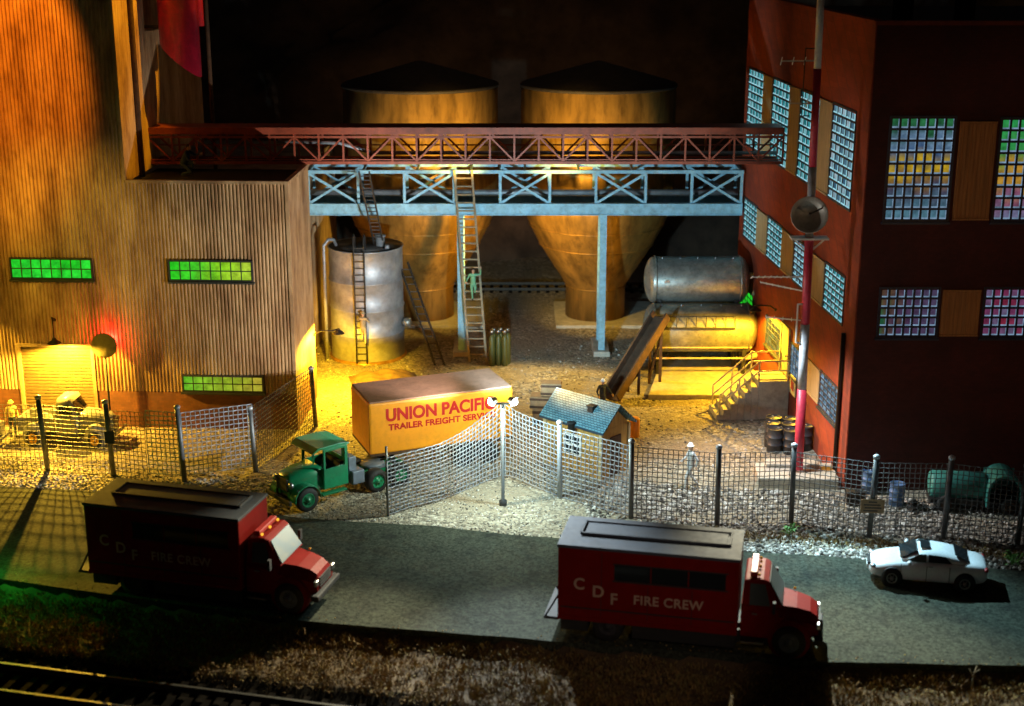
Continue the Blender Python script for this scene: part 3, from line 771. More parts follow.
# tarpaulin heap behind the trailer
tp = G(384, 380); t = thing('tarpaulin', 'crumpled brown tarpaulin heap between the silver tank and the trailer', 'tarpaulin', tp, R(12))
vs = []; fs = []; nx, ny = 34, 16
for j in range(ny):
    for i in range(nx):
        x, y = -1.75 + 3.5 * i / (nx - 1), -1 + 2 * j / (ny - 1)
        e = max(0, 1 - (abs(x) / 1.75) ** 3) * max(0, 1 - (abs(y)) ** 2.5)
        z = e * (.42 + .13 * math.sin(y * 13 + x * 1.6 + 2 * math.sin(x * 1.3)) + .2 * noise.noise(Vector((x * 1.4, y * 2.4, 3)))) + .02
        vs.append((x, y, z))
for j in range(ny - 1):
    for i in range(nx - 1): fs.append((j * nx + i, j * nx + i + 1, (j + 1) * nx + i + 1, (j + 1) * nx + i))
MB().add(vs, fs, sm=True).build('sheet', M['tarp'], t, fix=False, sub=1)
MB().bar((-1.5, -.8, .06), (1.6, -.75, .1), .14).bar((-1.55, -.5, .1), (1.5, -.5, .16), .12).build('planks', M['wood'], t)

# gas cylinders
GX = G(492, 366)
gc = None
for i, (dx, dy) in enumerate([(0, 0), (.34, .08), (.68, .0), (.1, .45), (.46, .5), (.84, .42)]):
    if gc is None:
        gc = thing('gas_cylinder', 'olive gas cylinder with a shiny valve in the cluster beside the long wooden ladder', 'gas cylinder', GX, 0, 'gas cylinders by the wooden ladder')
        MB().lathe([(.15, 0), (.16, .05), (.16, 1.5), (.12, 1.66), (.06, 1.75)], 16).build('body', M['gas'], gc)
        MB().lathe([(.06, 1.74), (.06, 1.82), (.11, 1.83), (.11, 1.98), (0, 2.0)], 12).build('valve', M['chrome'], gc)
    else: dup(gc, (GX.x + dx, GX.y + dy, 0))

# ================================================================== STACKED TANKS
def htank(b, x0, x1, y, z, r):
    h = .5; prof = []
    for i in range(7):
        a = math.pi / 2 * i / 6; prof.append((r * math.sin(a), x0 + h * (1 - math.cos(a))))
    for i in range(7):
        a = math.pi / 2 * (1 - i / 6); prof.append((r * math.sin(a), x1 - h * (1 - math.cos(a))))
    b.lathe(prof, 40, (0, y, z), axis='x', cap=False)
LY = 72.6; lw = Q(700, 327, LY); l0, l1 = Q(643, 327, LY).x, Q(757, 327, LY).x
UY = 73.9; uw = Q(700, 279, UY); u0, u1 = Q(644, 279, UY).x, Q(749, 279, UY).x
def tank_thing(label, x0, x1, y, z, r, legs, mat):
    t = thing('horizontal_tank', label, 'tank', ((x0 + x1) / 2, y, 0)); hx = (x1 - x0) / 2
    b = MB(); htank(b, -hx, hx, 0, z, r)
    for i in range(5): b.sphere((-hx + .9 + i * (2 * hx - 1.8) / 4, -.25, z + r * .99), .07, 8, 1)
    b.build('shell', [M[mat], M['chrome']], t)
    for x in (-hx + .55, hx - .55):
        MB().lathe([(r, -.04), (r + .05, -.04), (r + .05, .04), (r, .04)], 40, (x, 0, z), axis='x', cap=False).build('band', M[mat], t)
    for i in range(3): MB().lathe([(.16, -.03), (.16, .05), (0, .05)], 14, (-hx + 1.1 + i * (hx - 1.1), -r * .97, z + r * .1), axis='y').build('hatch', M[mat], t)
    for x in (-hx + .75, hx - .75):
        for y2 in (-.75, .75):
            MB().bx(x - .09, x + .09, y2 - .09, y2 + .09, 0, z - r * .55).build('leg', M['dark_iron'], t)
        MB().bx(x - .1, x + .1, -.95, .95, z - r - .1, z - r + .35).build('saddle', M['dark_iron'], t)
    return t
lower = tank_thing('lower of two stacked horizontal steel tanks, lit yellow at its right end', l0, l1, LY, lw.z - .3, 1.26, True, 'oil_tank')
upper = tank_thing('upper of two stacked horizontal tanks, grey green sheen', u0, u1, UY, uw.z - .3, 1.22, True, 'silver_dark')
hx = (l1 - l0) / 2
b = MB()
for x in [-hx + .6 + i * .5 for i in range(9)]: b.bar((x, -1.2, lw.z - .3 + .35), (x, -1.28, lw.z - .3 + .95), .03)
b.bar((-hx + .6, -1.28, lw.z - .3 + .95), (-hx + 4.6, -1.28, lw.z - .3 + .95), .04).bar((-hx + .6, -1.3, lw.z - .3 + .3), (-hx + 4.6, -1.3, lw.z - .3 + .3), .1)
b.build('walkway_rail', M['dark_iron'], lower)
MB().bar((-hx + .5, -.95, .9), (hx - .4, -.95, .9), .07).bar((-hx + .5, -.95, 1.5), (hx - .4, -.95, 1.5), .1).build('stand_beam', M['cream'], lower)
ux = u1 - (l0 + l1) / 2
MB().tube([(ux - .15, 1.2, uw.z - .3 + .2), (ux + .35, 1.1, uw.z - .3 + .3), (ux + .5, .9, uw.z - .3 - .2), (ux + .25, .7, uw.z - .3 - .75)], .2, 12).build('elbow_pipe', M['cream'], lower)
MB().tube([(hx + .1, -.3, lw.z - .3 + .55), (hx + .42, -.35, lw.z - .3 + .4), (hx + .42, -.4, lw.z - .3 - .9), (hx + .1, -.5, lw.z - .3 - 1.35), (hx - .8, -.6, lw.z - .3 - 1.5)], .15, 12).build('drain_pipe', M['cream'], lower)
pl = [G(648, 400), G(778, 400), G(768, 360), G(662, 363)]
t = thing('concrete_platform', 'low concrete platform under the stacked tanks', 'platform', pl[0])
lo = [p - pl[0] for p in pl]
MB().prism([(p.x, p.y) for p in lo], -.2, .28, 'xy').build('slab', M['concrete'], t, bevel=.04)
for o in (lower, upper): o.location.z = .28
# timber chute
ca, cb = G(611, 402), Q(661, 318, 71.0)
t = thing('chute', 'dark brown timber chute sloping from the lower tank down to the gravel', 'chute', ca)
d = cb - ca; s = Vector((d.y, -d.x, 0)).normalized() * .42
MB().bar(Vector((0, 0, .12)), d, .84, .1).build('bed', M['rust_timber'], t)
for k in (-1, 1): MB().bar(s * k + Vector((0, 0, .3)), d + s * k + Vector((0, 0, .18)), .1, .5).build('side_board', M['rust_timber'], t)
for f in (.45, .9):
    p = d * f
    for k in (-1, 1): MB().bar(p + s * k * .8, Vector((p.x, p.y, 0)) + s * k * .8, .14).build('leg', M['rust_timber'], t)
    MB().bar(p + s * .8 - Vector((0, 0, .4)), Vector((p.x, p.y, .3)) - s * .8, .09).build('brace', M['rust_timber'], t)

# ================================================================== STAIR AND LANDING
sg0 = bw(-9.9, 0, 0)
t = thing('stair', 'concrete landing and steps with cream handrails at the side door', 'stairs', sg0, ang - math.pi)
# local: x runs towards the viewer along the wall, -y away from the wall
W = 1.7; PL = 1.5; PH = 1.9
MB().bx(-W / 2, W / 2, -PL, -.02, -.2, PH).build('landing', M['concrete'], t, bevel=.02)
b = MB(); ns = 6; run = .33
for i in range(ns):
    b.bx(-W / 2, W / 2, -PL - (i + 1) * run, -PL - i * run - .002, -.2, PH - (i + 1) * PH / (ns + 1))
b.build('steps', M['concrete'], t, bevel=.02)
for k in (-1, 1):
    b = MB(); x = k * (W / 2 - .06)
    z0 = PH / (ns + 1); ye = -PL - ns * run + .15
    for h in (.5, .98): b.tube([(x, -.06, PH + h), (x, -PL, PH + h), (x, ye, z0 + h)], .04, 6)
    for yy, zz in ((-.1, PH), (-PL, PH), ((-PL + ye) / 2, (PH + z0) / 2), (ye, z0 - .1)): b.tube([(x, yy, zz - .02), (x, yy, zz + 1.0 if yy > ye else zz + 1.06)], .04, 6)
    b.build('handrail', M['yellow_rail'], t)

# ================================================================== MAST
mp = G(798, 471, .5); mx = Q(809.5, 235, mp.y).x
t = thing('mast', 'tall red and white striped mast with a grey dish and antennas', 'mast', (mp.x, mp.y, .55))
def mz(y): return Q(805, y, mp.y).z - .5
lean = Q(820, 0, mp.y).x - mp.x; ztop = mz(0)
def mpt(z): return Vector((lean * z / ztop * .9, 0, z))
segs = [(470, 390, 'mast_red', .2), (390, 325, 'mast_grey', .19), (325, 238, 'mast_red', .18), (238, 168, 'mast_grey', .165), (168, 70, 'mast_red', .155), (70, -60, 'white', .145)]
for a, c, m, r in segs:
    za, zc = max(0, mz(a)), mz(c)
    MB().tube([mpt(za), mpt(zc)], r, 16).build('pole_section', M[m], t)
z = mz(240); p = mpt(z)
b = MB().bx(-.75, .75, -.3, .3, 0, .07)
b.bar((-.65, 0, 0), (0, 0, -.6), .06).bar((.65, 0, 0), (0, 0, -.6), .06)
bo = b.build('bracket', M['white'], t, loc=p)
z = mz(214); p = mpt(z); dm = Matrix.Translation(p + Vector((-.12, -.42, 0))) @ Matrix.Rotation(R(-12), 4, 'Z') @ Matrix.Rotation(R(-10), 4, 'X')
MB().lathe([(.0, .18), (.3, .14), (.55, .02), (.72, -.16), (.74, -.15), (.57, .06), (.3, .19), (0, .23)], 32, axis='y', M=dm).build('dish', M['dish'], t, fix=False)
MB().bar((-.02, -.12, 0), (.02, -.55, .05), .04, M=dm).bar((.02, -.5, .05), (.5, -.16, .3), .05, M=dm).sphere((.02, -.55, .05), .06, 8, M=dm).build('feed_arm', M['dark_iron'], t)
def yagi(z, dirx, diry, length, n, el, tilt=0):
    p = mpt(z); b = MB(); d = Vector((dirx, diry, tilt)).normalized(); b.bar(p, p + d * length, .05); s = Vector((-d.y, d.x, 0)).normalized()
    for i in range(n):
        q = p + d * length * (.35 + .65 * i / max(1, n - 1)); b.bar(q - s * el / 2 - Vector((0, 0, el * .25)), q + s * el / 2 + Vector((0, 0, el * .25)), .03)
    b.build('antenna', M['white'], t)
yagi(mz(278), -1, -.1, 2.3, 7, .35, .02); 
q = mpt(mz(305)); MB().tube([q, q + Vector((-.35, -.1, 0)), q + Vector((-.35, -.1, -1.6)), q + Vector((-.05, -.1, -1.7))], .05, 6).build('antenna_arm', M['white'], t)
yagi(mz(293), -1, .3, 1.9, 6, .3, .15); yagi(mz(322), -1, .2, 1.6, 4, .6, .05); yagi(mz(62), -1, .1, 1.4, 3, .7, -.02); yagi(mz(105), -1, .15, 1.0, 2, .9, .0)
q = mpt(mz(50)); MB().tube([q, q + Vector((-.5, -.05, .02)), q + Vector((-.52, -.05, -2.6)), q + Vector((-.2, 0, -2.6))], .03, 6).build('antenna_arm', M['dark_iron'], t)
mb = thing('concrete_plinth', 'stepped pale concrete plinth under the striped mast', 'plinth', (mp.x, mp.y + .15, 0), R(-3))
MB().bx(-1.75, 1.6, -1.0, .95, -.2, .49).build('lower_step', M['concrete'], mb, bevel=.04)
MB().bx(-1.3, .95, .2, .9, .49, .66).build('upper_step', M['concrete'], mb, bevel=.04)

# ================================================================== DRUMS, BOXES
def drum(label, loc, mat, top='barrel', group=None, s=1.0):
    t = thing('barrel', label, 'barrel', loc, random.uniform(0, 3), group)
    r, h = .29 * s, .95 * s
    MB().lathe([(r - .02, 0), (r, .02), (r, h * .33), (r + .02, h * .345), (r, h * .36), (r, h * .64), (r + .02, h * .655), (r, h * .67), (r, h - .01), (r + .012, h), (r - .015, h + .01), (r - .03, h - .03), (0, h - .03)], 28).build('shell', M[mat], t)
    MB().lathe([(.05, h - .03), (.05, h + .005), (0, h + .01)], 10, (r * .55, 0, 0)).build('bung', M['chrome'], t)
    return t
bp = G(783, 452)
base = [(-.4, 0), (.3, -.2), (-.38, .75), (.35, .6), (1.0, .3), (-.2, 1.5), (.5, 1.35)]
db = drum('dark oil drum standing in the close group by the red mast', (bp.x + base[0][0], bp.y + base[0][1], 0), 'barrel', 'barrel', 'dark oil drums by the mast', 1.2)
for dx, dy in base[1:]: dup(db, (bp.x + dx, bp.y + dy, 0), random.uniform(0, 3))
drum('blue drum standing in the gravel behind the notice on the fence', G(868, 492), 'barrel_blue', s=1.0)
drum('blue drum standing clear to the right of the fence notice', G(896, 506), 'barrel_blue', s=1.05)
def crate(label, loc, sz, rz, mat='cardboard', group=None):
    t = thing('crate', label, 'crate', loc, rz, group); x, y, z = sz
    MB().bx(-x / 2, x / 2, -y / 2, y / 2, 0, z).build('box', M[mat], t, bevel=.015)
    b = MB()
    for k in (-1, 1): b.bx(-x / 2 - .015, x / 2 + .015, k * y / 2 - .02, k * y / 2 + .02, z * .72, z * .9).bx(-x / 2 - .015, x / 2 + .015, k * y / 2 - .02, k * y / 2 + .02, z * .1, z * .28)
    b.build('battens', M['rust_timber'], t); return t
c0 = G(547, 422)
crate('brown crate at the bottom of the stack behind the blue roofed hut', (c0.x - .15, c0.y, 0), (1.0, .8, .75), R(-6))
crate('brown crate in the middle of the stack behind the blue roofed hut', (c0.x - .2, c0.y, .76), (1.15, .8, .6), R(-8))
crate('brown crate on top of the stack behind the blue roofed hut', (c0.x + .2, c0.y + .1, 1.37), (.95, .7, .6), R(-4))
crate('dark box on the gravel beside the brick corner', G(855, 504), (.75, .5, .6), R(-5), 'dark_iron')

# ================================================================== HUT
ez = 2.15
A, B_ = G(539, 417, ez), G(603, 436, ez)
hd = (B_ - A); hl = Vector((hd.x, hd.y)).length; hyaw = math.atan2(hd.y, hd.x)
t = thing('hut', 'small ochre board hut with blue shingle roof behind the chain link fence', 'hut', (A.x, A.y, 0), hyaw)
hw = 2.3; rise = 1.0; RX = hl
MB().bx(.2, RX - .25, .25, hw - .25, -.1, ez + .05).prism([(.25, ez + .04), (hw - .25, ez + .04), (hw / 2, ez + rise - .13)], .21, RX - .26, 'yz').build('walls', M['hut_wall'], t)
b = MB()
for sy in (0, 1):
    y0, y1 = (0, hw / 2) if sy == 0 else (hw, hw / 2)
    vs = [(0, y0, ez), (RX, y0, ez), (RX, y1, ez + rise), (0, y1, ez + rise)]
    b.add(vs + [(x, y, z + .09) for x, y, z in vs], [(0, 1, 2, 3), (4, 5, 6, 7), (0, 1, 5, 4), (1, 2, 6, 5), (2, 3, 7, 6), (3, 0, 4, 7)])
rf = b.build('roof', M['shingle'], t)
MB().bx(RX * .62, RX * .62 + .28, hw * .26, hw * .26 + .28, ez + .45, ez + .85).bx(RX * .62 - .04, RX * .62 + .32, hw * .26 - .04, hw * .26 + .32, ez + .85, ez + .9).build('chimney', M['dark_iron'], rf)
MB().lathe([(.16, 0), (.16, .3), (.2, .31), (.2, .36), (0, .38)], 14, (RX * .52, -.02, ez - .15)).build('vent', M['black'], rf)
wn = MB().bx(RX * .35, RX * .62, .18, .25, .85, 1.75).bx(RX * .48, RX * .49, .17, .18, .85, 1.75).bx(RX * .35, RX * .62, .17, .18, 1.28, 1.32).build('window', M['white'], t)
MB().bx(RX * .37, RX * .475, .16, .17, .9, 1.26).bx(RX * .495, RX * .6, .16, .17, .9, 1.26).bx(RX * .37, RX * .475, .16, .17, 1.34, 1.7).bx(RX * .495, RX * .6, .16, .17, 1.34, 1.7).build('panes', M['glass_dark'], wn)
MB().bx(RX - .25, RX - .2, .8, 1.5, .0, 1.8).build('door', M['rust_timber'], t)
for x, y in ((.2, .2), (RX - .25, .2), (RX - .25, hw - .25), (.2, hw - .25)): MB().bx(x - .07, x + .07, y - .07, y + .07, -.1, ez + .02).build('corner_post', M['cream'], t)
hp = G(634, 437); bk = thing('barrel', 'orange rusty drum beside the gable of the blue roofed hut', 'barrel', hp)
MB().lathe([(.22, 0), (.25, .05), (.25, .9), (.2, .95), (0, .97)], 20).build('shell', M['orange_box'], bk)
# ================================================================== FENCES
FH = 3.15
def post(parent, p, h=FH, r=.11, cap=True, lean=0, mat='post'):
    MB().tube([(p.x, p.y, -.2), (p.x - lean, p.y, h)], r, 10).build('post', M[mat], parent) if False else None
    o = MB().tube([(0, 0, -.2), (-lean, 0, h)], r, 10).build('post', M[mat], parent, loc=p)
    if cap: MB().lathe([(r + .025, -.04), (r + .03, .05), (r * .6, .11), (0, .12)], 12, (-lean, 0, h)).build('cap', M['post_cap'], o)
    return o
def mesh_panel(parent, line, z0, z1, name='mesh', pitch=.2, w=.03, sag=.05, topf=None, botf=None, mat='galv'):
    # line: list of 2-D points; woven wires of real thickness; topf/botf give heights along the run
    pts = [Vector(p) for p in line]; L = [0]
    for a, c in zip(pts, pts[1:]): L.append(L[-1] + (c - a).length)
    tot = L[-1]
    def at(s):
        for i in range(len(pts) - 1):
            if s <= L[i + 1] + 1e-6:
                k = (s - L[i]) / (L[i + 1] - L[i]); d = (pts[i + 1] - pts[i]).normalized(); p = pts[i].lerp(pts[i + 1], k); return p, Vector((-d.y, d.x))
        return pts[-1], Vector((0, 1))
    top = topf or (lambda s: z1 + 0 * s); bot = botf or (lambda s: z0)
    def P(s, k, wob):
        p, n = at(s); bl = .09 * noise.noise(Vector((s * .45, k * 1.3, 5))) + wob
        q = p + n * bl
        return Vector((q.x, q.y, bot(s) + (top(s) - bot(s)) * k + .03 * noise.noise(Vector((s * .8, k * 2, 1)))))
    b = MB(); nv = int(tot / pitch); nh = int(round((z1 - z0) / pitch))
    def strip(ps):
        vs = []; fs = []; h = w / 2
        for i, p in enumerate(ps):
            d = (ps[min(i + 1, len(ps) - 1)] - ps[max(i - 1, 0)]).normalized()
            n2 = Vector((-.2, 1, 0)) if abs(d.z) > .7 else Vector((-d.y, d.x, 0)).normalized()
            a = d.cross(n2).normalized() * h; c = n2.normalized() * h
            vs += [p + a + c, p - a + c, p - a - c, p + a - c]
        for i in range(len(ps) - 1):
            for k in range(4): fs.append((i * 4 + k, i * 4 + (k + 1) % 4, i * 4 + 4 + (k + 1) % 4, i * 4 + 4 + k))
        b.add(vs, fs)
    for i in range(nv + 1):
        s = min(tot, i * pitch); strip([P(s + .012 * math.sin(i * 7.1 + j * 2.3), j / (nh), .02 * (-1) ** (i + j)) for j in range(nh + 1)])
    for j in range(nh + 1):
        strip([P(min(tot, i * pitch), j / nh, -.02 * (-1) ** (i + j)) for i in range(nv + 1)])
    return b.build(name, M[mat], parent, fix=False)
def f2(px, py): return G(px, py).to_2d()
# left yard fence
Lp = [f2(-40, 469), f2(48, 471), f2(114, 476), f2(150, 479.5), f2(185, 482), f2(256, 472), f2(316, 427)]
lf = thing('chain_link_fence', 'chain link fence with dark posts around the factory yard, gate end sagging', 'fence', (0, 0, 0))
mesh_panel(lf, Lp[:4], .05, 3.0, w=.024, mat='galv_shade'); mesh_panel(lf, Lp[3:6], .3, 3.1, w=.036); mesh_panel(lf, Lp[5:], .05, 3.0, w=.024, mat='galv_shade')  # middle run in the lit wire colour, outer runs in the shaded one
for i, p in enumerate(Lp):
  if i != 3: post(lf, Vector((p.x, p.y, 0)), 3.35 if i in (1, 2, 4) else 2.9, .11, True, .12 if i else 0)
# small lock box hanging on a left-hand post
MB().bx(-.2, .2, -.2, -.11, 1.55, 2.1).build('lock_box', M['black'], lf, loc=(Lp[2].x, Lp[2].y, 0))
# right-hand fence: the sagging wing, the corner, then along the road
Wp = [f2(388, 517), f2(440, 502), f2(483, 483), f2(500, 478), f2(509, 479), f2(560, 498), f2(631, 519), f2(717, 526), f2(791, 524), f2(869, 537), f2(943, 538), f2(1017, 547), f2(1110, 556)]
rfence = thing('chain_link_fence', 'bright chain link fence bent round the floodlight then running along the road', 'fence', (0, 0, 0))
w1 = (Wp[3] - Wp[0]).length
def topw(s):
    if s < w1: return 2.5 + .85 * (s / w1) ** 4
    return 3.05 + .4 * math.exp(-(s - w1) / .9)
mesh_panel(rfence, Wp[:7], .08, 3.05, topf=topw, botf=lambda s: .1 + .06 * math.sin(s * 1.1), w=.03); mesh_panel(rfence, Wp[6:], .08, 3.05, w=.025, mat='galv_shade')
for i in (5, 6, 7, 8, 9, 10, 11):
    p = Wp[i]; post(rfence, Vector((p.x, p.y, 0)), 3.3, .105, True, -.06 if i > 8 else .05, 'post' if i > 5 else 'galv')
o = post(rfence, Vector((Wp[0].x, Wp[0].y, 0)), 3.0, .05, False)
MB().bar((Wp[0].x - .25, Wp[0].y, 2.45), (Wp[0].x + .35, Wp[0].y, 2.52), .05).build('cross_arm', M['dark_iron'], rfence)
np_ = Wp[9]
t = thing('notice_board', 'small pale notice with black lines hung on the chain link fence', 'sign', (np_.x, np_.y - .16, 1.35), R(-4))
MB().bx(-.45, .45, -.03, .03, -.28, .28).build('board', M['cardboard'], t, bevel=.01)
def text(s, name, size, mat, parent, Mx, ext=.012, bold=.012, space=1.0, align='LEFT', sx=1.0):
    cu = bpy.data.curves.new(name, 'FONT'); cu.body = s; cu.size = size; cu.extrude = ext; cu.offset = bold; cu.space_character = space; cu.align_x = align
    tmp = bpy.data.objects.new(name, cu); COL.objects.link(tmp)
    dg = bpy.context.evaluated_depsgraph_get(); me = bpy.data.meshes.new_from_object(tmp.evaluated_get(dg)); me.name = name
    bpy.data.objects.remove(tmp); bpy.data.curves.remove(cu)
    # text lies in xy facing +z: stand it up facing -y
    me.transform(Mx @ Matrix.Rotation(R(90), 4, 'X') @ Matrix.Diagonal((sx, 1, 1, 1)))
    me.materials.clear(); me.materials.append(M[mat])
    o = bpy.data.objects.new(name, me); COL.objects.link(o); o.parent = parent
    return o
b = MB()
for k, (x0, x1) in enumerate([(-.16, .16), (-.34, .3), (-.3, .34), (-.34, .2)]): b.bx(x0, x1, -.036, -.03, .16 - k * .12, .21 - k * .12)
b.build('marking', M['letter_black'], t)

# ================================================================== FLOODLIGHT POLE
lp = G(503, 506)
fl = thing('floodlight_pole', 'thin grey pole with twin bright floodlights at the fence corner', 'street lamp', lp)
LH = Q(503, 404, lp.y).z
MB().lathe([(.16, -.1), (.16, .25), (.07, .3), (.06, LH)], 12).build('pole', M['pole_dark'], fl)
MB().bar((-.42, 0, LH + .02), (.42, 0, LH + .02), .07).build('cross_arm', M['pole_dark'], fl)
HEADS = []
for k, yaw in ((-1, 205), (1, -35)):
    hm = Matrix.Translation((k * .4, 0, LH + .12)) @ Matrix.Rotation(R(yaw), 4, 'Z') @ Matrix.Rotation(R(20), 4, 'Y')
    h = MB().lathe([(0, -.2), (.1, -.18), (.2, .06), (.22, .08), (.19, .07)], 18, axis='x', M=hm, cap=False).build('lamp_head', M['galv'], fl, fix=False)
    MB().sphere((.06, 0, 0), .15, 12, M=hm).build('bulb', M['bulb_white'], h)
    HEADS.append(Vector(lp) + hm @ Vector((.3, 0, 0)))

# ================================================================== VEHICLES
def wheel(parent, x, y, r, w, tyre='black', hub='chrome', dual=False, hubr=.55):
    sg = -1 if y < 0 else 1
    b = MB(); prof = [(r * .6, -w / 2), (r * .93, -w / 2), (r, -w * .3), (r, w * .3), (r * .93, w / 2), (r * .6, w / 2)]
    b.lathe(prof, 30, (x, y, r), axis='y', cap=False); b.lathe([(0, -w * .3), (r * .62, -w * .3)], 30, (x, y, r), axis='y', cap=False)
    o = b.build('wheel', M[tyre], parent)
    h = MB(); f = y + sg * w * .36
    h.lathe([(r * .64, -.02), (r * .6, .04), (r * .5, .0), (r * .22, -.02), (r * .2, .07), (0, .09)] if sg > 0 else [(0, -.09), (r * .2, -.07), (r * .22, .02), (r * .5, 0), (r * .6, -.04), (r * .64, .02)], 26, (x, f, r), axis='y', cap=False)
    for k in range(6):
        a = k * math.pi / 3; h.sphere((x + r * .36 * math.cos(a), f + sg * .03, r + r * .36 * math.sin(a)), r * .06, 6)
    h.build('rim', M[hub], o, fix=False)
    return o
def quad(b, vs, t=.012, mi=0):
    # thin plate through four points
    p = [Vector(v) for v in vs]; n = (p[1] - p[0]).cross(p[3] - p[0]).normalized() * t
    q = [a + n for a in p]; b.add(p + q, [(3, 2, 1, 0), (4, 5, 6, 7), (0, 1, 5, 4), (1, 2, 6, 5), (2, 3, 7, 6), (3, 0, 4, 7)], mi)
    return b

def fire_truck(label, loc, yaw, lit):
    t = thing('fire_truck', label, 'truck', loc, yaw, 'red fire crew trucks on the road')
    L, Wd, Z0, Z1 = 6.15, 2.4, .82, 3.3; h = Wd / 2
    body = MB().bx(0, L, -h, h, Z0, Z1).build('box_body', M['fire_red'], t, bevel=.04)
    b = MB().bx(-.03, L + .03, -h - .03, h + .03, Z1 - .02, Z1 + .09); roof = b.build('roof', M['fire_roof'], t, bevel=.02)
    b = MB(); x0, x1, y0, y1 = .62, L - .35, -.28, .78; w = .07
    b.bx(x0, x1, y0, y0 + w, Z1 + .08, Z1 + .17).bx(x0, x1, y1 - w, y1, Z1 + .08, Z1 + .17).bx(x0, x0 + w, y0, y1, Z1 + .08, Z1 + .17).bx(x1 - w, x1, y0, y1, Z1 + .08, Z1 + .17).bx(x0 + .15, x1 - .15, y0 + .12, y1 - .12, Z1 + .08, Z1 + .14)
    b.build('roof_hatch', M['fire_roof'], roof, bevel=.015)
    for sy in (-1, 1):
        for k in range(3):
            a = 1.95 + k * 1.27; wb = MB(); wb.bx(a, a + 1.23, sy * h - .012 if sy > 0 else -h - .012, sy * h + .012 if sy > 0 else -h + .012, 2.28, 2.82)
            wb.build('window', M['glass_dark'], t)
    MB().bx(1.9, 5.8, -h - .02, -h - .003, 2.83, 2.87).bx(1.9, 5.8, -h - .02, -h - .003, 2.23, 2.27).build('window_trim', M['black'], t)
    for s, x, z, sz in (('C', .55, 1.86, .56), ('D', 1.2, 1.64, .56), ('F', 1.82, 1.42, .56)):
        text(s, 'letter', sz, 'letter_pale', body, Matrix.Translation((x, -h - .012, z)), .004, .012)
    text('FIRE CREW', 'lettering', .45, 'letter_pale', body, Matrix.Translation((2.62, -h - .012, 1.5)), .004, .01, 1.08)
    MB().bx(.0, L, -h - .015, h + .015, Z0 - .1, Z0 + .04).build('lower_trim', M['fire_red'], t)
    for sy in (-1, 1):
        sb = MB()
        for x in (1.5, 3.1, 4.6): sb.bx(x, x + .02, sy * h - .006, sy * h + .006, Z0 + .1, 2.15 if x > 1.5 else Z1 - .1)
        sb.bx(.1, L - .1, sy * h - .02, sy * h + .02, 1.16, 1.2)
        sb.build('panel_seam', M['black'], body)
    # rear step
    MB().bx(-.5, .02, -1.1, 1.1, .62, .72).bar((-.45, -1.05, .7), (.0, -1.05, 1.5), .06).bar((-.45, 1.05, .7), (0, 1.05, 1.5), .06).build('rear_step', M['bumper'], t)
    # chassis
    MB().bx(-.1, 8.3, -.45, .45, .5, .82).bx(2.6, 6.1, -1.12, 1.12, .22, .83).bx(.1, 1.05, -1.1, 1.1, .3, .83).bx(6.1, 8.4, -.75, .75, .25, .7).build('chassis', M['black'], t)
    # cab: lower shell, glasshouse, hood
    def sec(x, w, z0, z1, r=.16):
        return [(x, -w + .03, z0), (x, -w, z0 + .15), (x, -w, z1 - r), (x, -w + r, z1), (x, w - r, z1), (x, w, z1 - r), (x, w, z0 + .15), (x, w - .03, z0)]
    cab = MB().loft([sec(6.25, 1.02, .62, 1.72), sec(7.35, 1.04, .62, 1.72), sec(7.5, 1.0, .62, 1.7, .3), sec(8.1, .92, .64, 1.62, .32), sec(8.55, .84, .66, 1.5, .3), sec(8.78, .76, .7, 1.34, .25), sec(8.86, .7, .75, 1.15)], sm=False)
    cabo = cab.build('cab', M['fire_red'], t, bevel=.05)
    g = MB().loft([[(6.27, -.98, 1.7), (6.32, -.86, 2.56), (6.32, .86, 2.56), (6.27, .98, 1.7)], [(6.95, -1.0, 1.7), (6.95, -.86, 2.62), (6.95, .86, 2.62), (6.95, 1.0, 1.7)], [(7.62, -.98, 1.68), (7.12, -.82, 2.55), (7.12, .82, 2.55), (7.62, .98, 1.68)]], sm=False)
    g.build('cab_roof', M['fire_red'], cabo, bevel=.05)
    wsb = MB(); quad(wsb, [(7.6, -.86, 1.76), (7.6, .86, 1.76), (7.15, .74, 2.5), (7.15, -.74, 2.5)], .03); wsb.build('windscreen', M['glass_pale'], t)
    for sy in (-1, 1):
        wb = MB(); vs = [(6.52, sy * 1.0, 1.76), (7.22, sy * 1.0, 1.76), (7.02, sy * .87, 2.46), (6.52, sy * .87, 2.46)]
        quad(wb, vs if sy < 0 else vs[::-1], .02); wb.build('side_window', M['glass_pale'], t)
        mi = MB().bar((7.3, sy * 1.02, 1.8), (7.35, sy * 1.3, 1.85), .035).bx(7.3, 7.4, sy * 1.25, sy * 1.42, 1.7, 2.08); mi.build('mirror', M['bumper'], t)
        MB().lathe([(0, -.2), (.68, -.2), (.72, -.17), (.72, .17), (.68, .2), (0, .2)], 28, (7.9, sy * .82, .64), axis='y').build('fender', M['fire_red'], cabo)
        MB().bx(8.78, 8.9, sy * .72 - .13, sy * .72 + .13, 1.0, 1.2).build('headlight', M['chrome'], t, bevel=.03)
        MB().bx(6.3, 7.05, sy * .85, sy * 1.12, .42, .5).build('cab_step', M['chrome'], t)
        MB().bx(6.62, 6.8, sy * 1.04, sy * 1.07, 1.45, 1.5).build('door_handle', M['chrome'], t)
        wheel(t, 7.9, sy * .95, .57, .3, 'black', 'steel_box'); wheel(t, 1.75, sy * .92, .55, .52, 'black', 'bumper')
    b = MB()
    for i in range(4): b.bx(8.84, 8.9, -.5, .5, .86 + i * .1, .91 + i * .1)
    b.build('grille', M['bumper'], t)
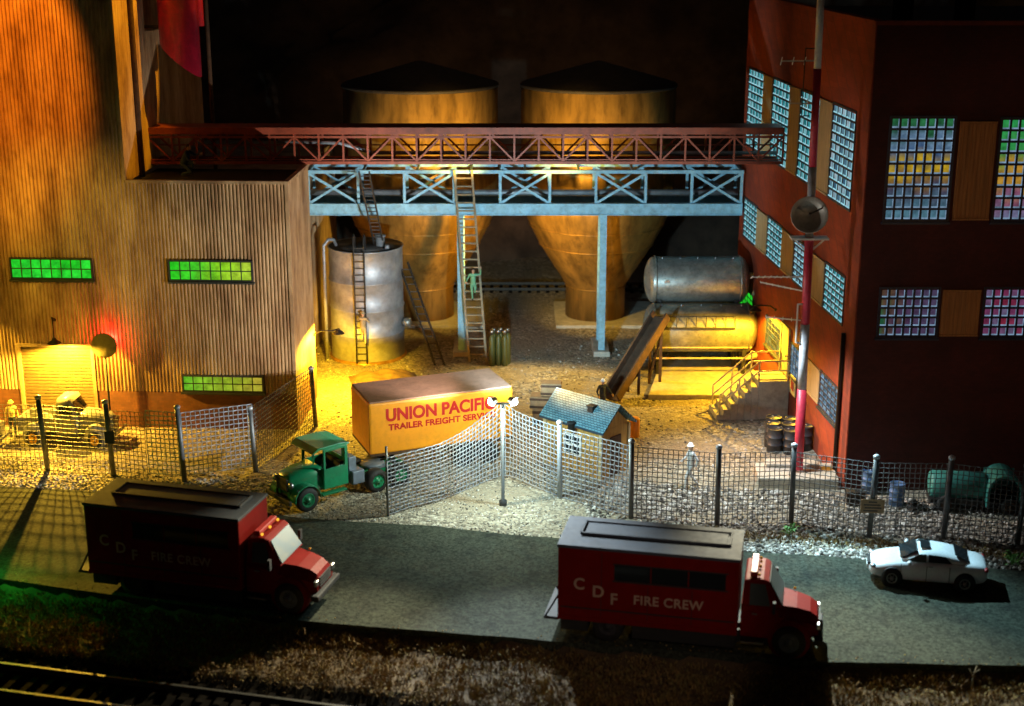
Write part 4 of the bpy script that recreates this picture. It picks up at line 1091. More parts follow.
    MB().bx(8.72, 9.02, -1.02, 1.02, .52, .74).build('bumper', M['bumper'], t, bevel=.05)
    lb = MB().bx(6.5, 6.74, -.72, .72, 2.63, 2.8).build('light_bar', M['red_lens'], t, bevel=.03)
    for y in (-.66, .0, .66): MB().sphere((6.8, y, 2.68), .055, 8).build('marker_lamp', M['amber_lit' if lit else 'amber'], lb)
    MB().sphere((8.0, .7, 1.68), .05, 8).build('marker_lamp', M['amber'], cabo)
    t.scale = (.955, 1, 1)
    return t
a, c = G(558, 548, 3.3), G(741, 564, 3.3)
y2 = math.atan2((c - a).y, (c - a).x); n2 = Vector((-math.sin(y2), math.cos(y2), 0))
fire_truck('red fire crew truck beside the white car, its roof lit pale blue', Vector((a.x, a.y, ROADZ)) + n2 * 1.2, y2, False)
a, c = G(83, 506, 3.3), G(236, 523, 3.3)
y1 = math.atan2((c - a).y, (c - a).x); n1 = Vector((-math.sin(y1), math.cos(y1), 0))
fire_truck('red fire crew truck in deep shadow at the left with brown lit roof', Vector((a.x, a.y, ROADZ)) + n1 * 1.2, y1, True)

def sedan(label, loc, yaw):
    t = thing('parked_car', label, 'car', loc, yaw)
    # x forward; body lofted from cross-sections
    def sec(x, w, zb, zm, zt, wt):
        half = [(w * .82, zb), (w * .98, zb + .1), (w, zm), (w * .97, zm + (zt - zm) * .6), (wt, zt), (wt * .55, zt + .025)]
        return [(x, -y, z) for y, z in half] + [(x, y, z) for y, z in reversed(half)]
    S_ = [sec(-2.2, .62, .45, .6, .78, .5), sec(-2.12, .78, .3, .6, .9, .62), sec(-1.75, .86, .22, .58, .98, .7), sec(-1.0, .9, .2, .58, 1.0, .76), sec(0, .9, .2, .56, .97, .78), sec(.9, .9, .2, .56, .93, .76), sec(1.6, .87, .22, .56, .82, .68), sec(2.02, .78, .26, .5, .7, .58), sec(2.2, .6, .34, .46, .58, .42)]
    body = MB().loft(S_).build('body', M['car_white'], t, sub=2)
    def g(x, w, z): return [(x, -w, .9), (x, -w * .96, z * .5 + .45 + .0), (x, -w * .8, z), (x, w * .8, z), (x, w * .96, z * .5 + .45), (x, w, .9)]
    MB().loft([[(-1.62, -.7, .92), (-1.62, -.68, .94), (-1.6, -.6, .96), (-1.6, .6, .96), (-1.62, .68, .94), (-1.62, .7, .92)], g(-.95, .76, 1.27), g(-.25, .78, 1.36), g(.3, .77, 1.35), [(1.15, -.72, .9), (1.14, -.69, .92), (1.1, -.6, .94), (1.1, .6, .94), (1.14, .69, .92), (1.15, .72, .9)]]).build('roof', M['car_white'], t, sub=2)
    w = MB(); quad(w, [(1.02, -.57, .985), (1.02, .57, .985), (.44, .53, 1.315), (.44, -.53, 1.315)], .03); w.build('windscreen', M['glass_dark'], t)
    w = MB(); quad(w, [(-1.48, .55, 1.0), (-1.48, -.55, 1.0), (-.95, -.5, 1.255), (-.95, .5, 1.255)], .03); w.build('rear_window', M['glass_dark'], t)
    w = MB(); quad(w, [(-.05, -.33, 1.365), (.3, -.33, 1.36), (.3, .33, 1.36), (-.05, .33, 1.365)], .02); w.build('sunroof', M['glass_dark'], t)
    for sy in (-1, 1):
        for k, vs in enumerate([[(.1, .76, .98), (.82, .735, .98), (.32, .665, 1.24), (.1, .68, 1.25)], [(-.85, .74, .98), (.02, .76, .98), (.02, .68, 1.25), (-.6, .66, 1.2)]]):
            w = MB(); v2 = [(x, sy * y, z) for x, y, z in vs]; quad(w, v2 if sy < 0 else v2[::-1], .035); w.build('side_window', M['glass_dark' if k else 'glass_pale'], t)
        sb = MB()
        for x in (1.0, .06, -.78): sb.bx(x, x + .018, sy * .9 - .02, sy * .9 + .012, .32, .9)
        sb.build('door_seam', M['black'], body)
        MB().sphere((.72, sy * .98, 1.0), (.09, .12, .08), 10).build('mirror', M['car_white'], t)
        MB().sphere((2.02, sy * .6, .64), (.14, .16, .07), 10).build('headlight', M['chrome'], t)
        MB().sphere((-2.1, sy * .62, .8), (.1, .16, .08), 10).build('tail_light', M['red_lens'], t)
        MB().bx(-.15, .02, sy * .885, sy * .915, .86, .89).build('door_handle', M['chrome'], t)
        if sy > 0: MB().bx(2.16, 2.24, -.26, .26, .4, .52).build('number_plate', M['white'], t); MB().bx(2.1, 2.22, -.4, .4, .56, .66).build('grille', M['black'], t)
        for x in (1.32, -1.35):
            MB().lathe([(0, -.05), (.4, -.05), (.4, .05), (0, .05)], 26, (x, sy * .86, .33), axis='y').build('wheel_arch', M['black'], t)
            wheel(t, x, sy * .84, .33, .2, 'black', 'silver_dark')
    return t
cw = (G(892, 586, ROADZ), G(962, 592, ROADZ)); dv = cw[0] - cw[1]; cy = math.atan2(dv.y, dv.x); mid = (cw[0] + cw[1]) / 2
sedan('white saloon car with dark sunroof parked at the kerb by the fence', mid + Vector((-math.sin(cy), math.cos(cy), 0)) * -.84, cy).scale = (.94, .98, 1.0)

def pickup(label, loc, yaw):
    t = thing('pickup_truck', label, 'pickup truck', loc, yaw)
    def sec(x, w, z0, z1, r=.14): return [(x, -w, z0), (x, -w, z1 - r), (x, -w + r, z1), (x, w - r, z1), (x, w, z1 - r), (x, w, z0)]
    MB().loft([sec(.05, .62, .6, 1.4), sec(.7, .56, .6, 1.38), sec(1.5, .42, .62, 1.28), sec(1.72, .34, .66, 1.12)]).build('hood', M['pickup'], t, bevel=.02)
    MB().loft([sec(-1.0, .78, .5, 1.35), sec(.08, .78, .5, 1.35)], sm=False).build('cab', M['pickup'], t, bevel=.03)
    MB().loft([sec(-1.0, .74, 1.3, 1.42, .05), sec(-.92, .7, 1.3, 2.02, .2), sec(-.25, .7, 1.3, 2.05, .2), sec(.02, .72, 1.3, 1.5, .1)]).build('cab_roof', M['pickup'], t)
    for sy in (-1, 1):
        w = MB(); v = [(-.78, sy * .745, 1.42), (-.1, sy * .745, 1.42), (-.24, sy * .71, 1.8), (-.75, sy * .71, 1.8)]; quad(w, v if sy < 0 else v[::-1], .03); w.build('side_window', M['glass_dark'], t)
        for x in (.98, -2.15):
            MB().lathe([(0, -.17), (.5, -.17), (.56, -.1), (.56, .1), (.5, .17), (0, .17)], 24, (x, sy * .72, .47), axis='y').build('fender', M['pickup'], t)
            wheel(t, x, sy * .84, .37, .22, 'black', 'amber')
        MB().bx(-2.95, -1.05, sy * .66, sy * .72, .6, 1.2).build('bed_side', M['pickup'], t, bevel=.015)
        MB().bx(-.95, .1, sy * .78, sy * .95, .42, .5).build('running_board', M['black'], t)
        MB().sphere((1.6, sy * .52, .92), (.12, .13, .13), 12).build('headlight', M['chrome'], t)
    w = MB(); quad(w, [(.07, -.55, 1.46), (.07, .55, 1.46), (-.17, .5, 1.88), (-.17, -.5, 1.88)], .03); w.build('windscreen', M['glass_dark'], t)
    MB().bx(-2.95, -1.05, -.66, .66, .6, .68).build('bed_floor', M['pickup'], t)
    MB().bx(-3.0, -2.94, -.7, .7, .6, 1.15).build('tailgate', M['pickup'], t)
    MB().bx(-2.9, 1.5, -.4, .4, .38, .6).build('chassis', M['black'], t)
    MB().bx(1.82, 1.92, -.85, .85, .45, .58).build('bumper', M['chrome'], t, bevel=.02)
    MB().bx(1.68, 1.76, -.3, .3, .65, 1.1).build('grille', M['chrome'], t)
    return t
w0, w1_ = G(36, 447), G(95, 449); dv = w1_ - w0; py_ = math.atan2(dv.y, dv.x); pmid = (w0 + w1_) / 2
pk = pickup('old blue grey pickup with rounded cab parked before the roller door', pmid + Vector((-math.sin(py_), math.cos(py_), 0)) * .84 + Vector((.5, 0, 0)), py_)
pk.scale = (.92, .98, 1.1)
p2 = dup(pk, pk.location + Vector((-5.0, -.75, 0)), py_ + R(2), 'old yellow lit pickup cut off by the left edge of the photo')

def tractor(label, loc, yaw):
    t = thing('tractor_truck', label, 'truck', loc, yaw)
    g = 'green'
    def sec(x, w, z0, z1, r=.12): return [(x, -w, z0), (x, -w, z1 - r), (x, -w + r, z1), (x, w - r, z1), (x, w, z1 - r), (x, w, z0)]
    MB().loft([sec(-.05, .68, .75, 1.62), sec(.7, .6, .75, 1.58), sec(1.3, .5, .78, 1.48), sec(1.42, .46, .82, 1.38)]).build('hood', M[g], t, bevel=.02)
    MB().bx(1.42, 1.5, -.42, .42, .82, 1.36).build('grille', M['black'], t, bevel=.02)
    cab = MB(); x0, x1, h, z0, z1, zr = -1.15, 0.0, .82, .7, 1.55, 2.42
    for sy in (-1, 1):
        cab.bx(x0, x1, sy * h - .03, sy * h + .03, z0, z1).bx(x0, x0 + .14, sy * h - .03, sy * h + .03, z1, zr).bx(x1 - .1, x1, sy * h - .03, sy * h + .03, z1, zr).bx(x0 + .14, x1 - .1, sy * h - .03, sy * h + .03, zr - .12, zr)
    cab.bx(x0, x0 + .06, -h + .03, h - .03, z0, z1 + .25).bx(x0, x0 + .06, -h + .03, h - .03, zr - .2, zr).bx(x0, x0 + .06, -h + .03, -.45, z1 + .25, zr - .2).bx(x0, x0 + .06, .45, h - .03, z1 + .25, zr - .2)
    cab.bx(x1 - .06, x1, -h + .03, h - .03, z0, z1 + .02).bx(x1 - .06, x1, -.04, .04, z1, zr)
    cab.bx(x0 + .05, x1 - .05, -h + .03, h - .03, z0, z0 + .06)
    cabo = cab.build('cab', M[g], t, bevel=.02)
    MB().prism([(x0 - .08, zr), (x0 - .08, zr + .08), (x0 + .4, zr + .14), (.25, zr + .12), (.52, zr - .06), (.5, zr - .1), (.2, zr + .02)], -h - .06, h + .06).build('roof', M[g], cabo, bevel=.02)
    MB().bx(x0 + .1, x0 + .55, -.6, .6, .95, 1.15).bx(x0 + .08, x0 + .22, -.6, .6, 1.15, 1.65).build('seat', M['black'], cabo)
    MB().lathe([(.17, -.02), (.2, 0), (.17, .02)], 20, (-.3, .35, 1.6), axis='x', cap=False).build('steering_wheel', M['black'], cabo)
    for sy in (-1, 1):
        f = MB(); n = 12; pr = []
        for i in range(n + 1):
            a = math.pi * (1.02 - 1.04 * i / n); pr.append((.85 + .62 * math.cos(a), .52 + .62 * math.sin(a)))
        inner = [(.85 + (x - .85) * .92, .52 + (z - .52) * .92) for x, z in reversed(pr)]
        f.prism(pr + inner, sy * .55, sy * 1.0)
        f.build('fender', M[g], t, bevel=.015)
        MB().bx(-.95, .2, sy * .8, sy * 1.05, .52, .6).build('running_board', M[g], t, bevel=.015)
        MB().sphere((1.42, sy * .62, 1.15), (.12, .14, .14), 12).build('headlight', M['chrome'], t)
        wheel(t, .85, sy * .86, .5, .26, 'black', g); wheel(t, -2.5, sy * .82, .5, .46, 'black', g); wheel(t, -3.65, sy * .82, .5, .46, 'black', g)
        MB().bx(-1.85, -1.28, sy * .5, sy * 1.0, .62, 1.2).build('fuel_tank', M['steel_box'], t, bevel=.04)
    MB().bx(-1.62, -1.25, -.75, .75, 1.05, 1.75).build('locker', M['steel_box'], t, bevel=.03)
    MB().bx(-4.2, 1.4, -.45, -.3, .55, .82).bx(-4.2, 1.4, .3, .45, .55, .82).bx(-4.2, -4.05, -.3, .3, .55, .82).bx(-1.9, -1.7, -.3, .3, .55, .82).bx(.2, 1.3, -.3, .3, .5, .78).build('chassis', M[g], t)
    MB().lathe([(.5, -.06), (.52, 0), (.5, .06), (0, .07)], 24, (-2.9, 0, .92)).bx(-3.4, -2.5, -.5, .5, .82, .88).build('fifth_wheel', M['steel_box'], t)
    MB().bx(1.58, 1.72, -.95, .95, .42, .62).build('bumper', M['black'], t, bevel=.03)
    return t
w0, w1_ = G(372, 494), G(309, 512); dv = w1_ - w0; ty_ = math.atan2(dv.y, dv.x); f_ = Vector((math.cos(ty_), math.sin(ty_), 0)); l_ = Vector((-f_.y, f_.x, 0))
tk = tractor('green tractor truck with open cab in front of the orange trailer', w1_ - f_ * .85 - l_ * .98, ty_)

# trailer
bz = 1.2
A, B_ = G(370, 456, bz), G(513, 437, bz); dv = B_ - A; yaw = math.atan2(dv.y, dv.x)
TL = Vector((dv.x, dv.y)).length; TZ = 3.5
t = thing('trailer', 'orange yellow box trailer with red lettering behind the fence', 'trailer', (A.x, A.y, 0), yaw)
TW = 2.9
bd = MB().bx(0, TL, 0, TW, bz, TZ).build('box_body', M['orange_box'], t, bevel=.1)
MB().bx(.05, TL - .05, .05, TW - .05, TZ - .03, TZ + .05).build('roof', M['trailer_roof'], t, bevel=.03)
MB().bx(.02, TL - .02, -.015, TW + .015, bz - .06, bz + .05).build('bottom_rail', M['rust_timber'], t)
def fit(s, name, x0, x1, z, hgt, bold):
    o = text(s, name, hgt / .72, 'letter_red', bd, Matrix.Identity(4), .006, bold)
    xs = [v.co.x for v in o.data.vertices]; k = (x1 - x0) / (max(xs) - min(xs)); mn = min(xs)
    for v in o.data.vertices: v.co.x = x0 + (v.co.x - mn) * k; v.co.y -= .012; v.co.z += z
fit('UNION PACIFIC', 'lettering', TL * .115, TL * .87, 2.66, .54, .028)
fit('TRAILER FREIGHT SERVICE', 'lettering', TL * .13, TL * .87, 2.24, .27, .012)
for y in (.45, TW - .45):
    for x in (TL - 1.0, TL - 2.1): wheel(t, x, y, .48, .4, 'black', 'steel_box')
    MB().bx(1.0, 1.15, y - .08, y + .08, .1, bz).bx(.85, 1.3, y - .2, y + .2, .0, .1).build('landing_leg', M['dark_iron'], t)
MB().bx(.3, TL - .3, .5, .65, bz - .28, bz - .06).bx(.3, TL - .3, TW - .65, TW - .5, bz - .28, bz - .06).build('chassis', M['black'], t)
MB().bx(TL - 2.6, TL - .5, .3, TW - .3, .42, .55).build('axle_frame', M['black'], t)

# derelict truck body at the right
gp = G(978, 508)
t = thing('derelict_truck', 'derelict teal truck shell rusting behind the fence at the right', 'truck', gp, R(-6))
MB().lathe([(0, -2.0), (.5, -1.98), (.56, -1.9), (.56, .1), (.5, .18), (0, .2)], 24, (0, .1, .95), axis='x', cap=False).build('tank', M['teal'], t)
MB().bx(-2.0, 1.9, -.45, .6, .3, .48).build('chassis', M['dark_iron'], t)
n = 12; arc = [(.85 + .7 * math.cos(math.pi * (1 - i / n)), .95 + .75 * math.sin(math.pi * (1 - i / n))) for i in range(n + 1)]
arc = [(.15, .3)] + arc + [(1.55, .3)]
inn = [(.85 + (x - .85) * .84, .3 if z < .4 else .95 + (z - .95) * .84) for x, z in reversed(arc)]
MB().prism(arc + inn, -.7, .75).build('cab_shell', M['teal'], t, bevel=.015)
MB().bx(.25, 1.45, .7, .76, .35, 1.5).build('rear_panel', M['teal'], t)
for x in (-1.4, 1.1):
    for y in (-.6, .7): wheel(t, x, y, .36, .2, 'black', 'rust_timber')
hp = G(925, 509); t = thing('scrap_heap', 'low dark heap of scrap between the blue drum and the teal truck shell', 'scrap heap', hp)
b = MB(); rs = random.Random(4)
for i in range(16):
    p = Vector((rs.uniform(-.75, .75), rs.uniform(-.3, .3), rs.uniform(.05, .3))); q = p + Vector((rs.uniform(-.5, .5), rs.uniform(-.3, .3), rs.uniform(-.1, .2))); b.bar(p, q, rs.uniform(.06, .16), rs.uniform(.04, .12))
b.build('scrap', M['dark_iron'], t)

# weeds
wd = None
def weed(label, loc, s):
    t = thing('weed', label, 'weed', loc, s * 9); b = MB(); rs = random.Random(int(s * 100))
    for i in range(26):
        a = rs.uniform(0, 6.28); l = rs.uniform(.2, .5) * s; z = rs.uniform(.1, .55) * s; d = Vector((math.cos(a), math.sin(a), 0)); p = d * l * .2 + Vector((0, 0, z * .5)); n = Vector((-d.y, d.x, 0)) * .05 * s
        b.add([p, p + d * l * .5 + n + Vector((0, 0, z * .6)), p + d * l + Vector((0, 0, z * .5)), p + d * l * .5 - n + Vector((0, 0, z * .6))], [(0, 1, 2, 3)])
    b.build('leaves', M['leaf'], t, fix=False)
    MB().tube([(0, 0, -.05), (.02, .02, .4 * s)], .02, 6).build('stem', M['leaf'], t)
weed('green weed sprouting at the foot of the fence above the truck cab', G(790, 536), .8)
weed('green weed at the foot of the fence beyond the white car', G(1012, 566), 1.0)
t = thing('twig', 'pale dry twig standing in the turf at the bottom right', 'twig', G(972, 684, -.3))
MB().tube([(0, 0, -.1), (.02, 0, .3), (.1, .02, .62)], .02, 6).tube([(.02, 0, .25), (-.12, .03, .5)], .015, 6).tube([(.05, 0, .4), (.2, 0, .52)], .012, 6).build('stem', M['wood'], t)
# ================================================================== PEOPLE
STAND = dict(pel=(0, 0, .93), che=(0, .01, 1.28), nec=(0, .0, 1.48), hed=(0, -.03, 1.64),
    shl=(.19, .01, 1.42), ell=(.25, .03, 1.14), wrl=(.27, -.05, .9), shr=(-.19, .01, 1.42), elr=(-.25, .03, 1.14), wrr=(-.27, -.05, .9),
    hil=(.09, 0, .9), knl=(.1, -.02, .5), anl=(.1, .03, .09), hir=(-.09, 0, .9), knr=(-.1, -.02, .5), anr=(-.1, .03, .09))
def person(label, loc, yaw, pose, top, legs, hat=None, scale=1.0):
    J = {k: Vector(v) for k, v in {**STAND, **pose}.items()}
    t = thing('person', label, 'person', loc, yaw)
    b = MB(); zones = []
    def limb(a, c, r0, r1, zone):
        a, c = Vector(a), Vector(c); m = a.lerp(c, .45)
        b.tube([a, m, c], [r0, (r0 * .55 + r1 * .45) * 1.05, r1], 10); b.sphere(a, r0, 10); b.sphere(c, r1, 10); zones.append((a, c, (r0 + r1) / 2, zone))
    limb(J['pel'], J['pel'].lerp(J['che'], .5), .145, .135, 1); 
    limb(J['pel'].lerp(J['che'], .35), J['che'], .14, .15, 0)
    up = (J['nec'] - J['che']).normalized()
    limb(J['shl'].lerp(J['shr'], .12), J['shr'].lerp(J['shl'], .12), .085, .085, 0); limb(J['che'], J['nec'] - up * .06, .13, .08, 0)
    limb(J['nec'] - up * .03, J['nec'].lerp(J['hed'], .55), .055, .055, 2)
    h = J['hed']
    b.sphere(h, (.078, .1, .118), 14); b.sphere(h + Vector((0, -.1, -.015)), (.016, .026, .03), 8); b.sphere(h + Vector((0, -.075, -.075)), (.04, .03, .03), 8)
    for k in (-1, 1): b.sphere(h + Vector((k * .082, .01, 0)), (.015, .025, .035), 8)
    zones.append((h, h, .11, 2))
    for k, s in (('l', 1), ('r', -1)):
        limb(J['sh' + k], J['el' + k], .06, .048, 0); limb(J['el' + k], J['wr' + k], .046, .034, 0)
        d = (J['wr' + k] - J['el' + k]).normalized(); w = J['wr' + k]; sd = d.cross(Vector((0, 1, 0)))
        if sd.length < .1: sd = d.cross(Vector((1, 0, 0)))
        sd.normalize(); nn = sd.cross(d)
        p = w + d * .05
        b.sphere(p, (.036, .036, .045), 8); zones.append((w + d * .03, w + d * .17, .04, 2))
        for i, (o, ln) in enumerate(((-.03, .07), (-.01, .082), (.01, .078), (.03, .062))):
            r0 = w + d * .085 + sd * o
            b.tube([r0 - d * .02, r0 + d * ln * .5 + nn * .008, r0 + d * ln + nn * .03], [.0135, .012, .01], 6)
        b.tube([w + d * .03 + sd * s * .03, w + d * .07 + sd * s * .06, w + d * .1 + sd * s * .062 + nn * .01], [.015, .013, .011], 6)
        limb(J['hi' + k], J['kn' + k], .092, .066, 1); limb(J['kn' + k], J['an' + k], .064, .044, 1)
        an = J['an' + k]; b.loft([[(an.x + x * wd, an.y + y, an.z + z) for x, z in ((-.04, -.085), (-.045, -.04), (0, .0 if y > -.05 else -.03), (.045, -.04), (.04, -.085))] for y, wd in ((.07, .8), (0, 1), (-.1, 1.05), (-.17, .7))])
        zones.append((an + Vector((0, -.02, -.05)), an + Vector((0, -.14, -.05)), .05, 3))
    tmp = b.build('tmp', M['skin'], None, fix=False)
    md = tmp.modifiers.new('R', 'REMESH'); md.mode = 'VOXEL'; md.voxel_size = .0125; md.use_smooth_shade = True
    dg = bpy.context.evaluated_depsgraph_get(); me = bpy.data.meshes.new_from_object(tmp.evaluated_get(dg)); me.name = 'person_body'
    bpy.data.objects.remove(tmp)
    me.materials.clear()
    for m in (top, legs, 'skin', 'black'): me.materials.append(M[m])
    for p in me.polygons:
        c = p.center; best = None
        for a, e, r, z in zones:
            d = e - a; l2 = d.length_squared; k = 0 if l2 < 1e-9 else max(0, min(1, (c - a).dot(d) / l2)); q = (c - (a + d * k)).length - r
            if best is None or q < best[0]: best = (q, z)
        p.material_index = best[1]; p.use_smooth = True
    o = bpy.data.objects.new('body', me); COL.objects.link(o); o.parent = t
    if hat == 'hair':
        MB().sphere(h + Vector((0, .022, .035)), (.088, .095, .1), 14).build('hair', M['hair'], t)
    elif hat:
        MB().lathe([(.14, 0), (.14, .015), (.098, .025), (.095, .08), (.06, .125), (0, .135)], 20, h + Vector((0, -.01, .045))).build('hat', M[hat], t)
    t.scale = (scale,) * 3
    return t
# walker on the gravel, facing left
person('person in pale workwear walking on the gravel behind the fence', G(690, 488, .03), R(-75), dict(knl=(.1, -.2, .52), anl=(.1, -.22, .09), knr=(-.1, .02, .5), anr=(-.1, .3, .14), ell=(.25, .16, 1.18), wrl=(.25, .12, .94), elr=(-.25, -.1, 1.16), wrr=(-.24, -.3, 1.0)), 'cloth_white', 'cloth_white', 'white', 1.12)
# green climber on the long ladder, face to the viewer
k = .34; lpnt = la.lerp(lb, k)
person('person in green overalls standing on the long wooden ladder', Vector((lpnt.x + .02, lpnt.y - .3, lpnt.z - .05)), R(4), dict(wrl=(.42, .05, 1.72), ell=(.4, .06, 1.44), wrr=(-.34, .12, 1.02), elr=(-.3, .08, 1.2), knl=(.11, -.14, .62), anl=(.1, .0, .42), knr=(-.06, -.04, .5), anr=(-.04, .06, .09)), 'cloth_green', 'cloth_green', 'hair', .98)
# climber on the silver tank
person('person in tan workwear climbing the ladder of the silver tank', (TX + .0, TY - TR - .48, 1.3), R(165), dict(che=(0, -.03, 1.28), wrl=(.22, -.3, 1.55), ell=(.3, -.12, 1.3), wrr=(-.2, -.3, 1.3), elr=(-.32, -.1, 1.2), knl=(.12, -.22, .62), anl=(.1, -.12, .3), knr=(-.1, -.05, .5), anr=(-.1, -.02, .09)), 'cloth_tan', 'cloth_tan', 'cloth_tan', 1.0)
# crouching figure on the factory roof
rp = Q(186, 167, 67.2); rp.z = 11.45
person('person in dark clothes crouching on the dark factory roof, arm outstretched', rp, R(80), dict(pel=(0, .12, .5), che=(0, -.05, .86), nec=(0, -.12, 1.05), hed=(0, -.17, 1.21), shl=(.19, -.1, 1.0), shr=(-.19, -.1, 1.0), ell=(.24, -.32, .86), wrl=(.2, -.56, .9), elr=(-.25, -.2, .72), wrr=(-.2, -.4, .62), hil=(.09, .1, .5), hir=(-.09, .1, .5), knl=(.12, -.28, .52), anl=(.11, -.1, .09), knr=(-.12, -.25, .2), anr=(-.12, .12, .09)), 'cloth_navy', 'cloth_navy', 'hair', 1.1)
# behind the hut
person('person in navy with a white cap behind the blue roofed hut', G(602, 414, .0), R(30), dict(ell=(.34, -.05, 1.2), wrl=(.4, -.2, 1.02), elr=(-.34, -.05, 1.2), wrr=(-.36, -.22, 1.05)), 'cloth_navy', 'cloth_navy', 'white', 1.0)
person('person in a yellow lit shirt standing between the two old pickups at the left', G(14, 437, 0), R(20), {}, 'cloth_yellow_lit', 'cloth_navy', 'cloth_yellow_lit', 1.0)

# ================================================================== LIGHT
w = bpy.data.worlds.new('World'); SC.world = w; w.use_nodes = True
bg = w.node_tree.nodes['Background']; bg.inputs[0].default_value = (.5, .42, .4, 1); bg.inputs[1].default_value = .016
LN = 0
def lamp(kind, loc, power, col, target=None, size=.08, cone=90, blend=.3, name='lamp_light'):
    l = bpy.data.lights.new(name, kind); l.energy = power; l.color = col; l.shadow_soft_size = size
    o = bpy.data.objects.new(name, l); COL.objects.link(o); o.location = loc
    if kind == 'SPOT':
        l.spot_size = R(cone); l.spot_blend = blend
        o.rotation_euler = (Vector(target) - Vector(loc)).to_track_quat('-Z', 'Y').to_euler()
    return o
COOL = (.78, .95, 1.0); YEL = (1, .56, .05); ORG = (1, .38, .05)
L0 = Vector((lp.x, lp.y, LH + .15))
# twin floodlights on the pole: wide wash over road and yard, and a strong throw up to the bridges
lamp('SPOT', L0 + Vector((-.75, -.35, .05)), 1350, (.9, .97, .72), (L0.x - .8, L0.y - .35, 0), .1, 178, .2)
lamp('SPOT', L0 + Vector((.75, -.3, .05)), 1500, (.6, .92, 1), (L0.x + .8, L0.y - .3, 0), .1, 178, .2)
lamp('SPOT', L0 + Vector((.4, .2, .15)), 2000, (1, .9, .8), (12.6, 59.0, 11), .12, 36, .6)
lamp('SPOT', L0 + Vector((.3, .5, .15)), 12000, (.55, .85, 1), Vector((1, 76, 10.5)), .15, 80, .5)
# lamps on the buildings, an unseen one at the left, and a pole beam
lamp('SPOT', fw(-17.5, -2.2, 7.5), 6500, (1, .6, .04), fw(-15.2, -.8, 0), .08, 84, .25)
lamp('SPOT', L0 + Vector((-.4, .3, .1)), 7000, (.8, .92, 1), (-13.2, 57.8, 1.7), .06, 17, .25)  # narrow beam of the pole floodlight onto the fence mesh
lamp('SPOT', LAMP_G + Vector((0, -.05, -.12)), 6500, YEL, LAMP_G + Vector((.1, -.35, -2)), .06, 168, .25)
lamp('SPOT', LAMP_G + Vector((0, -.15, -.1)), 14000, YEL, (-18.2, 50, 0), .05, 62, .4)
lamp('SPOT', LAMP_S + Vector((0, 0, -.28)), 6500, (1, .58, .02), LAMP_S + Vector((-.75, 0, -1.4)), .06, 180, .2)
lamp('SPOT', LAMP_D + Vector((0, 0, -.15)), 4500, (1, .55, .025), LAMP_D + Vector((-.25, -.4, -2)), .06, 172, .3)
lamp('POINT', ps + Vector((.22, .2, 4.3)), 230, (1, .03, .02), size=.1)
# unseen lamps several inside the frame
lamp('SPOT', (-25, 54, 27), 21000, (1, .26, .01), fw(-14, 0, 18.0), .15, 44, .4)
lamp('SPOT', (-4, 66.3, 27), 15000, (1, .42, .01), fw(-7.3, 2.2, 17.3), .06, 29, .2)
lamp('SPOT', (-26, 50, 15), 5200, (1, .6, .05), fw(-10, 0, 8.5), .3, 40, .8)  # added unseen warm wash over the factory front
lamp('SPOT', L0 + Vector((-.3, .35, .1)), 8000, (1, .87, .74), (-8.5, 66, 7), .12, 62, .6)  # another throw of the pole floodlights, to the factory corner
for sx in (-5.3, 5.0):
    lamp('SPOT', (-.3 + sx * .12, 71.6, 10.95), 10500, (1, .62, .1), (sx, 82, 12.5), .25, 52, 1)  # added fill in mid-air, gilds the upper silos
    lamp('SPOT', (-.3 + sx * .1, 75.7, 6.4), 3200, (1, .6, .08), (sx, 82, 4.5), .25, 80, .6)  # added fill under the bridge for the silo hoppers
lamp('SPOT', (10.3, 55.8, 10), 17000, (.5, .86, 1), (12.4, 46.0, 0), .15, 54, .7)
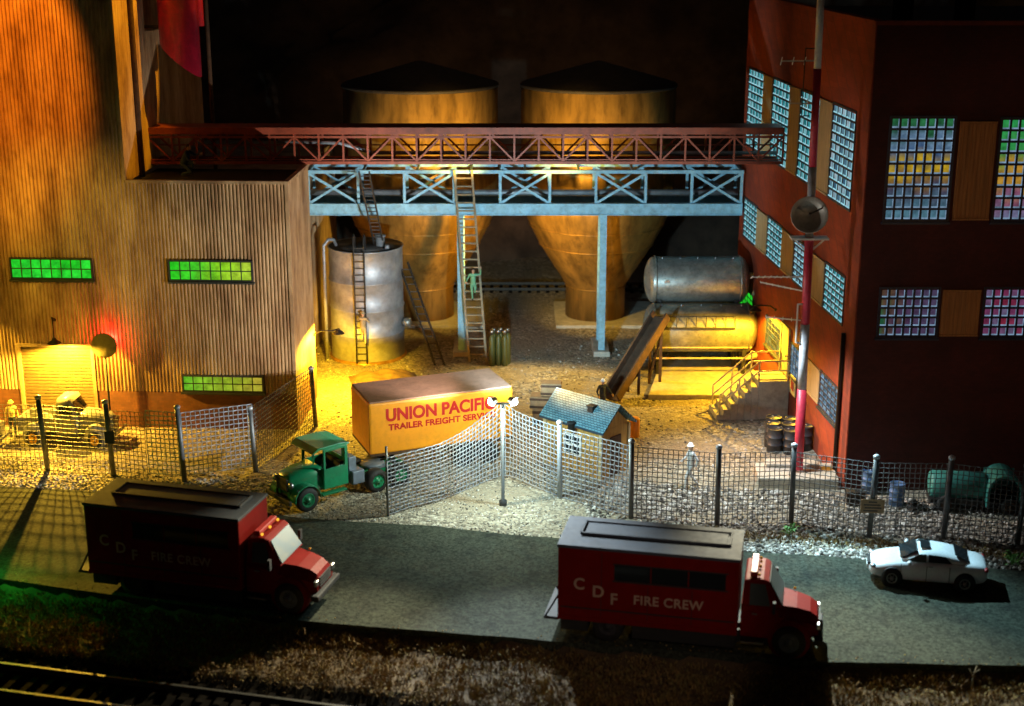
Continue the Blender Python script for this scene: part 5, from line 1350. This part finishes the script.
lamp('SPOT', (10.3, 55.8, 10), 24000, (1, .9, .62), (11, 36.5, 0), .12, 50, .8)  # added warm fill on the scrub at the right
lamp('SPOT', (-.6, 56, 8.5), 25000, (1, .9, .6), (-9, 36, 0), .12, 46, .8)  # added unseen fill above the pole for the left scrub
lamp('SPOT', (-.6, 56, 8.5), 23000, (.82, .95, 1), (1, 36, 0), .12, 46, .8)  # second added fill, towards the middle scrub
lamp('SPOT', (-1, 60.5, 5), 8500, (1, .42, .12), KC + Vector((-.5, 2.5, .5)), .4, 44, .9)  # added orange fill on the brick side wall, no lamp there
lamp('SPOT', (8.5, 56.6, 8.5), 4600, (.85, .95, 1), (10.8, 56.4, 0), .1, 100, .6)  # added fill on the gravel and plinth behind the fence
lamp('SPOT', (1.2, 73, 7.0), 3600, (1, .72, .25), (1, 67, 0), .2, 120, .6)  # added yard fill under the blue bridge, no fixture modelled
lamp('SPOT', (19, 40, 9), 600, (1, .6, .3), (18, 56.5, 10), .4, 70, .7)  # added dim fill on the brick front and its shutters
lamp('SPOT', (0, 60, 27), 1600, (1, .7, .4), (0, 84, 14), .3, 40, .6)  # added unseen fill to show the silo roofs
lamp('SPOT', (0, 90, 5), 2200, (1, .5, .18), (0, 116, 18), .5, 120, .9)  # added dim fill on the hill
lamp('SPOT', (6, 28, 10), 1000, (1, .75, .6), (4, 42.5, 1.8), .3, 34, .8)  # added frontal fill on the side of the right-hand truck
lamp('POINT', (-18.6, 47.8, 1.9), 190, (.04, 1, .08), size=.1)

# ================================================================== CAMERA
cd = bpy.data.cameras.new('Camera'); co = bpy.data.objects.new('Camera', cd); COL.objects.link(co)
co.location = (0, 0, CAMH); co.rotation_euler = (math.pi / 2 - PITCH, 0, 0)
cd.sensor_width = 36; cd.lens = FPX * 36 / 1024; cd.clip_end = 2000; cd.clip_start = .5
cd.dof.use_dof = True; cd.dof.focus_distance = 64; cd.dof.aperture_fstop = .22
SC.camera = co
SC.view_settings.view_transform = 'Standard'; SC.view_settings.look = 'None'; SC.view_settings.exposure = .12; SC.view_settings.gamma = 1
SC.cycles.max_bounces = 5
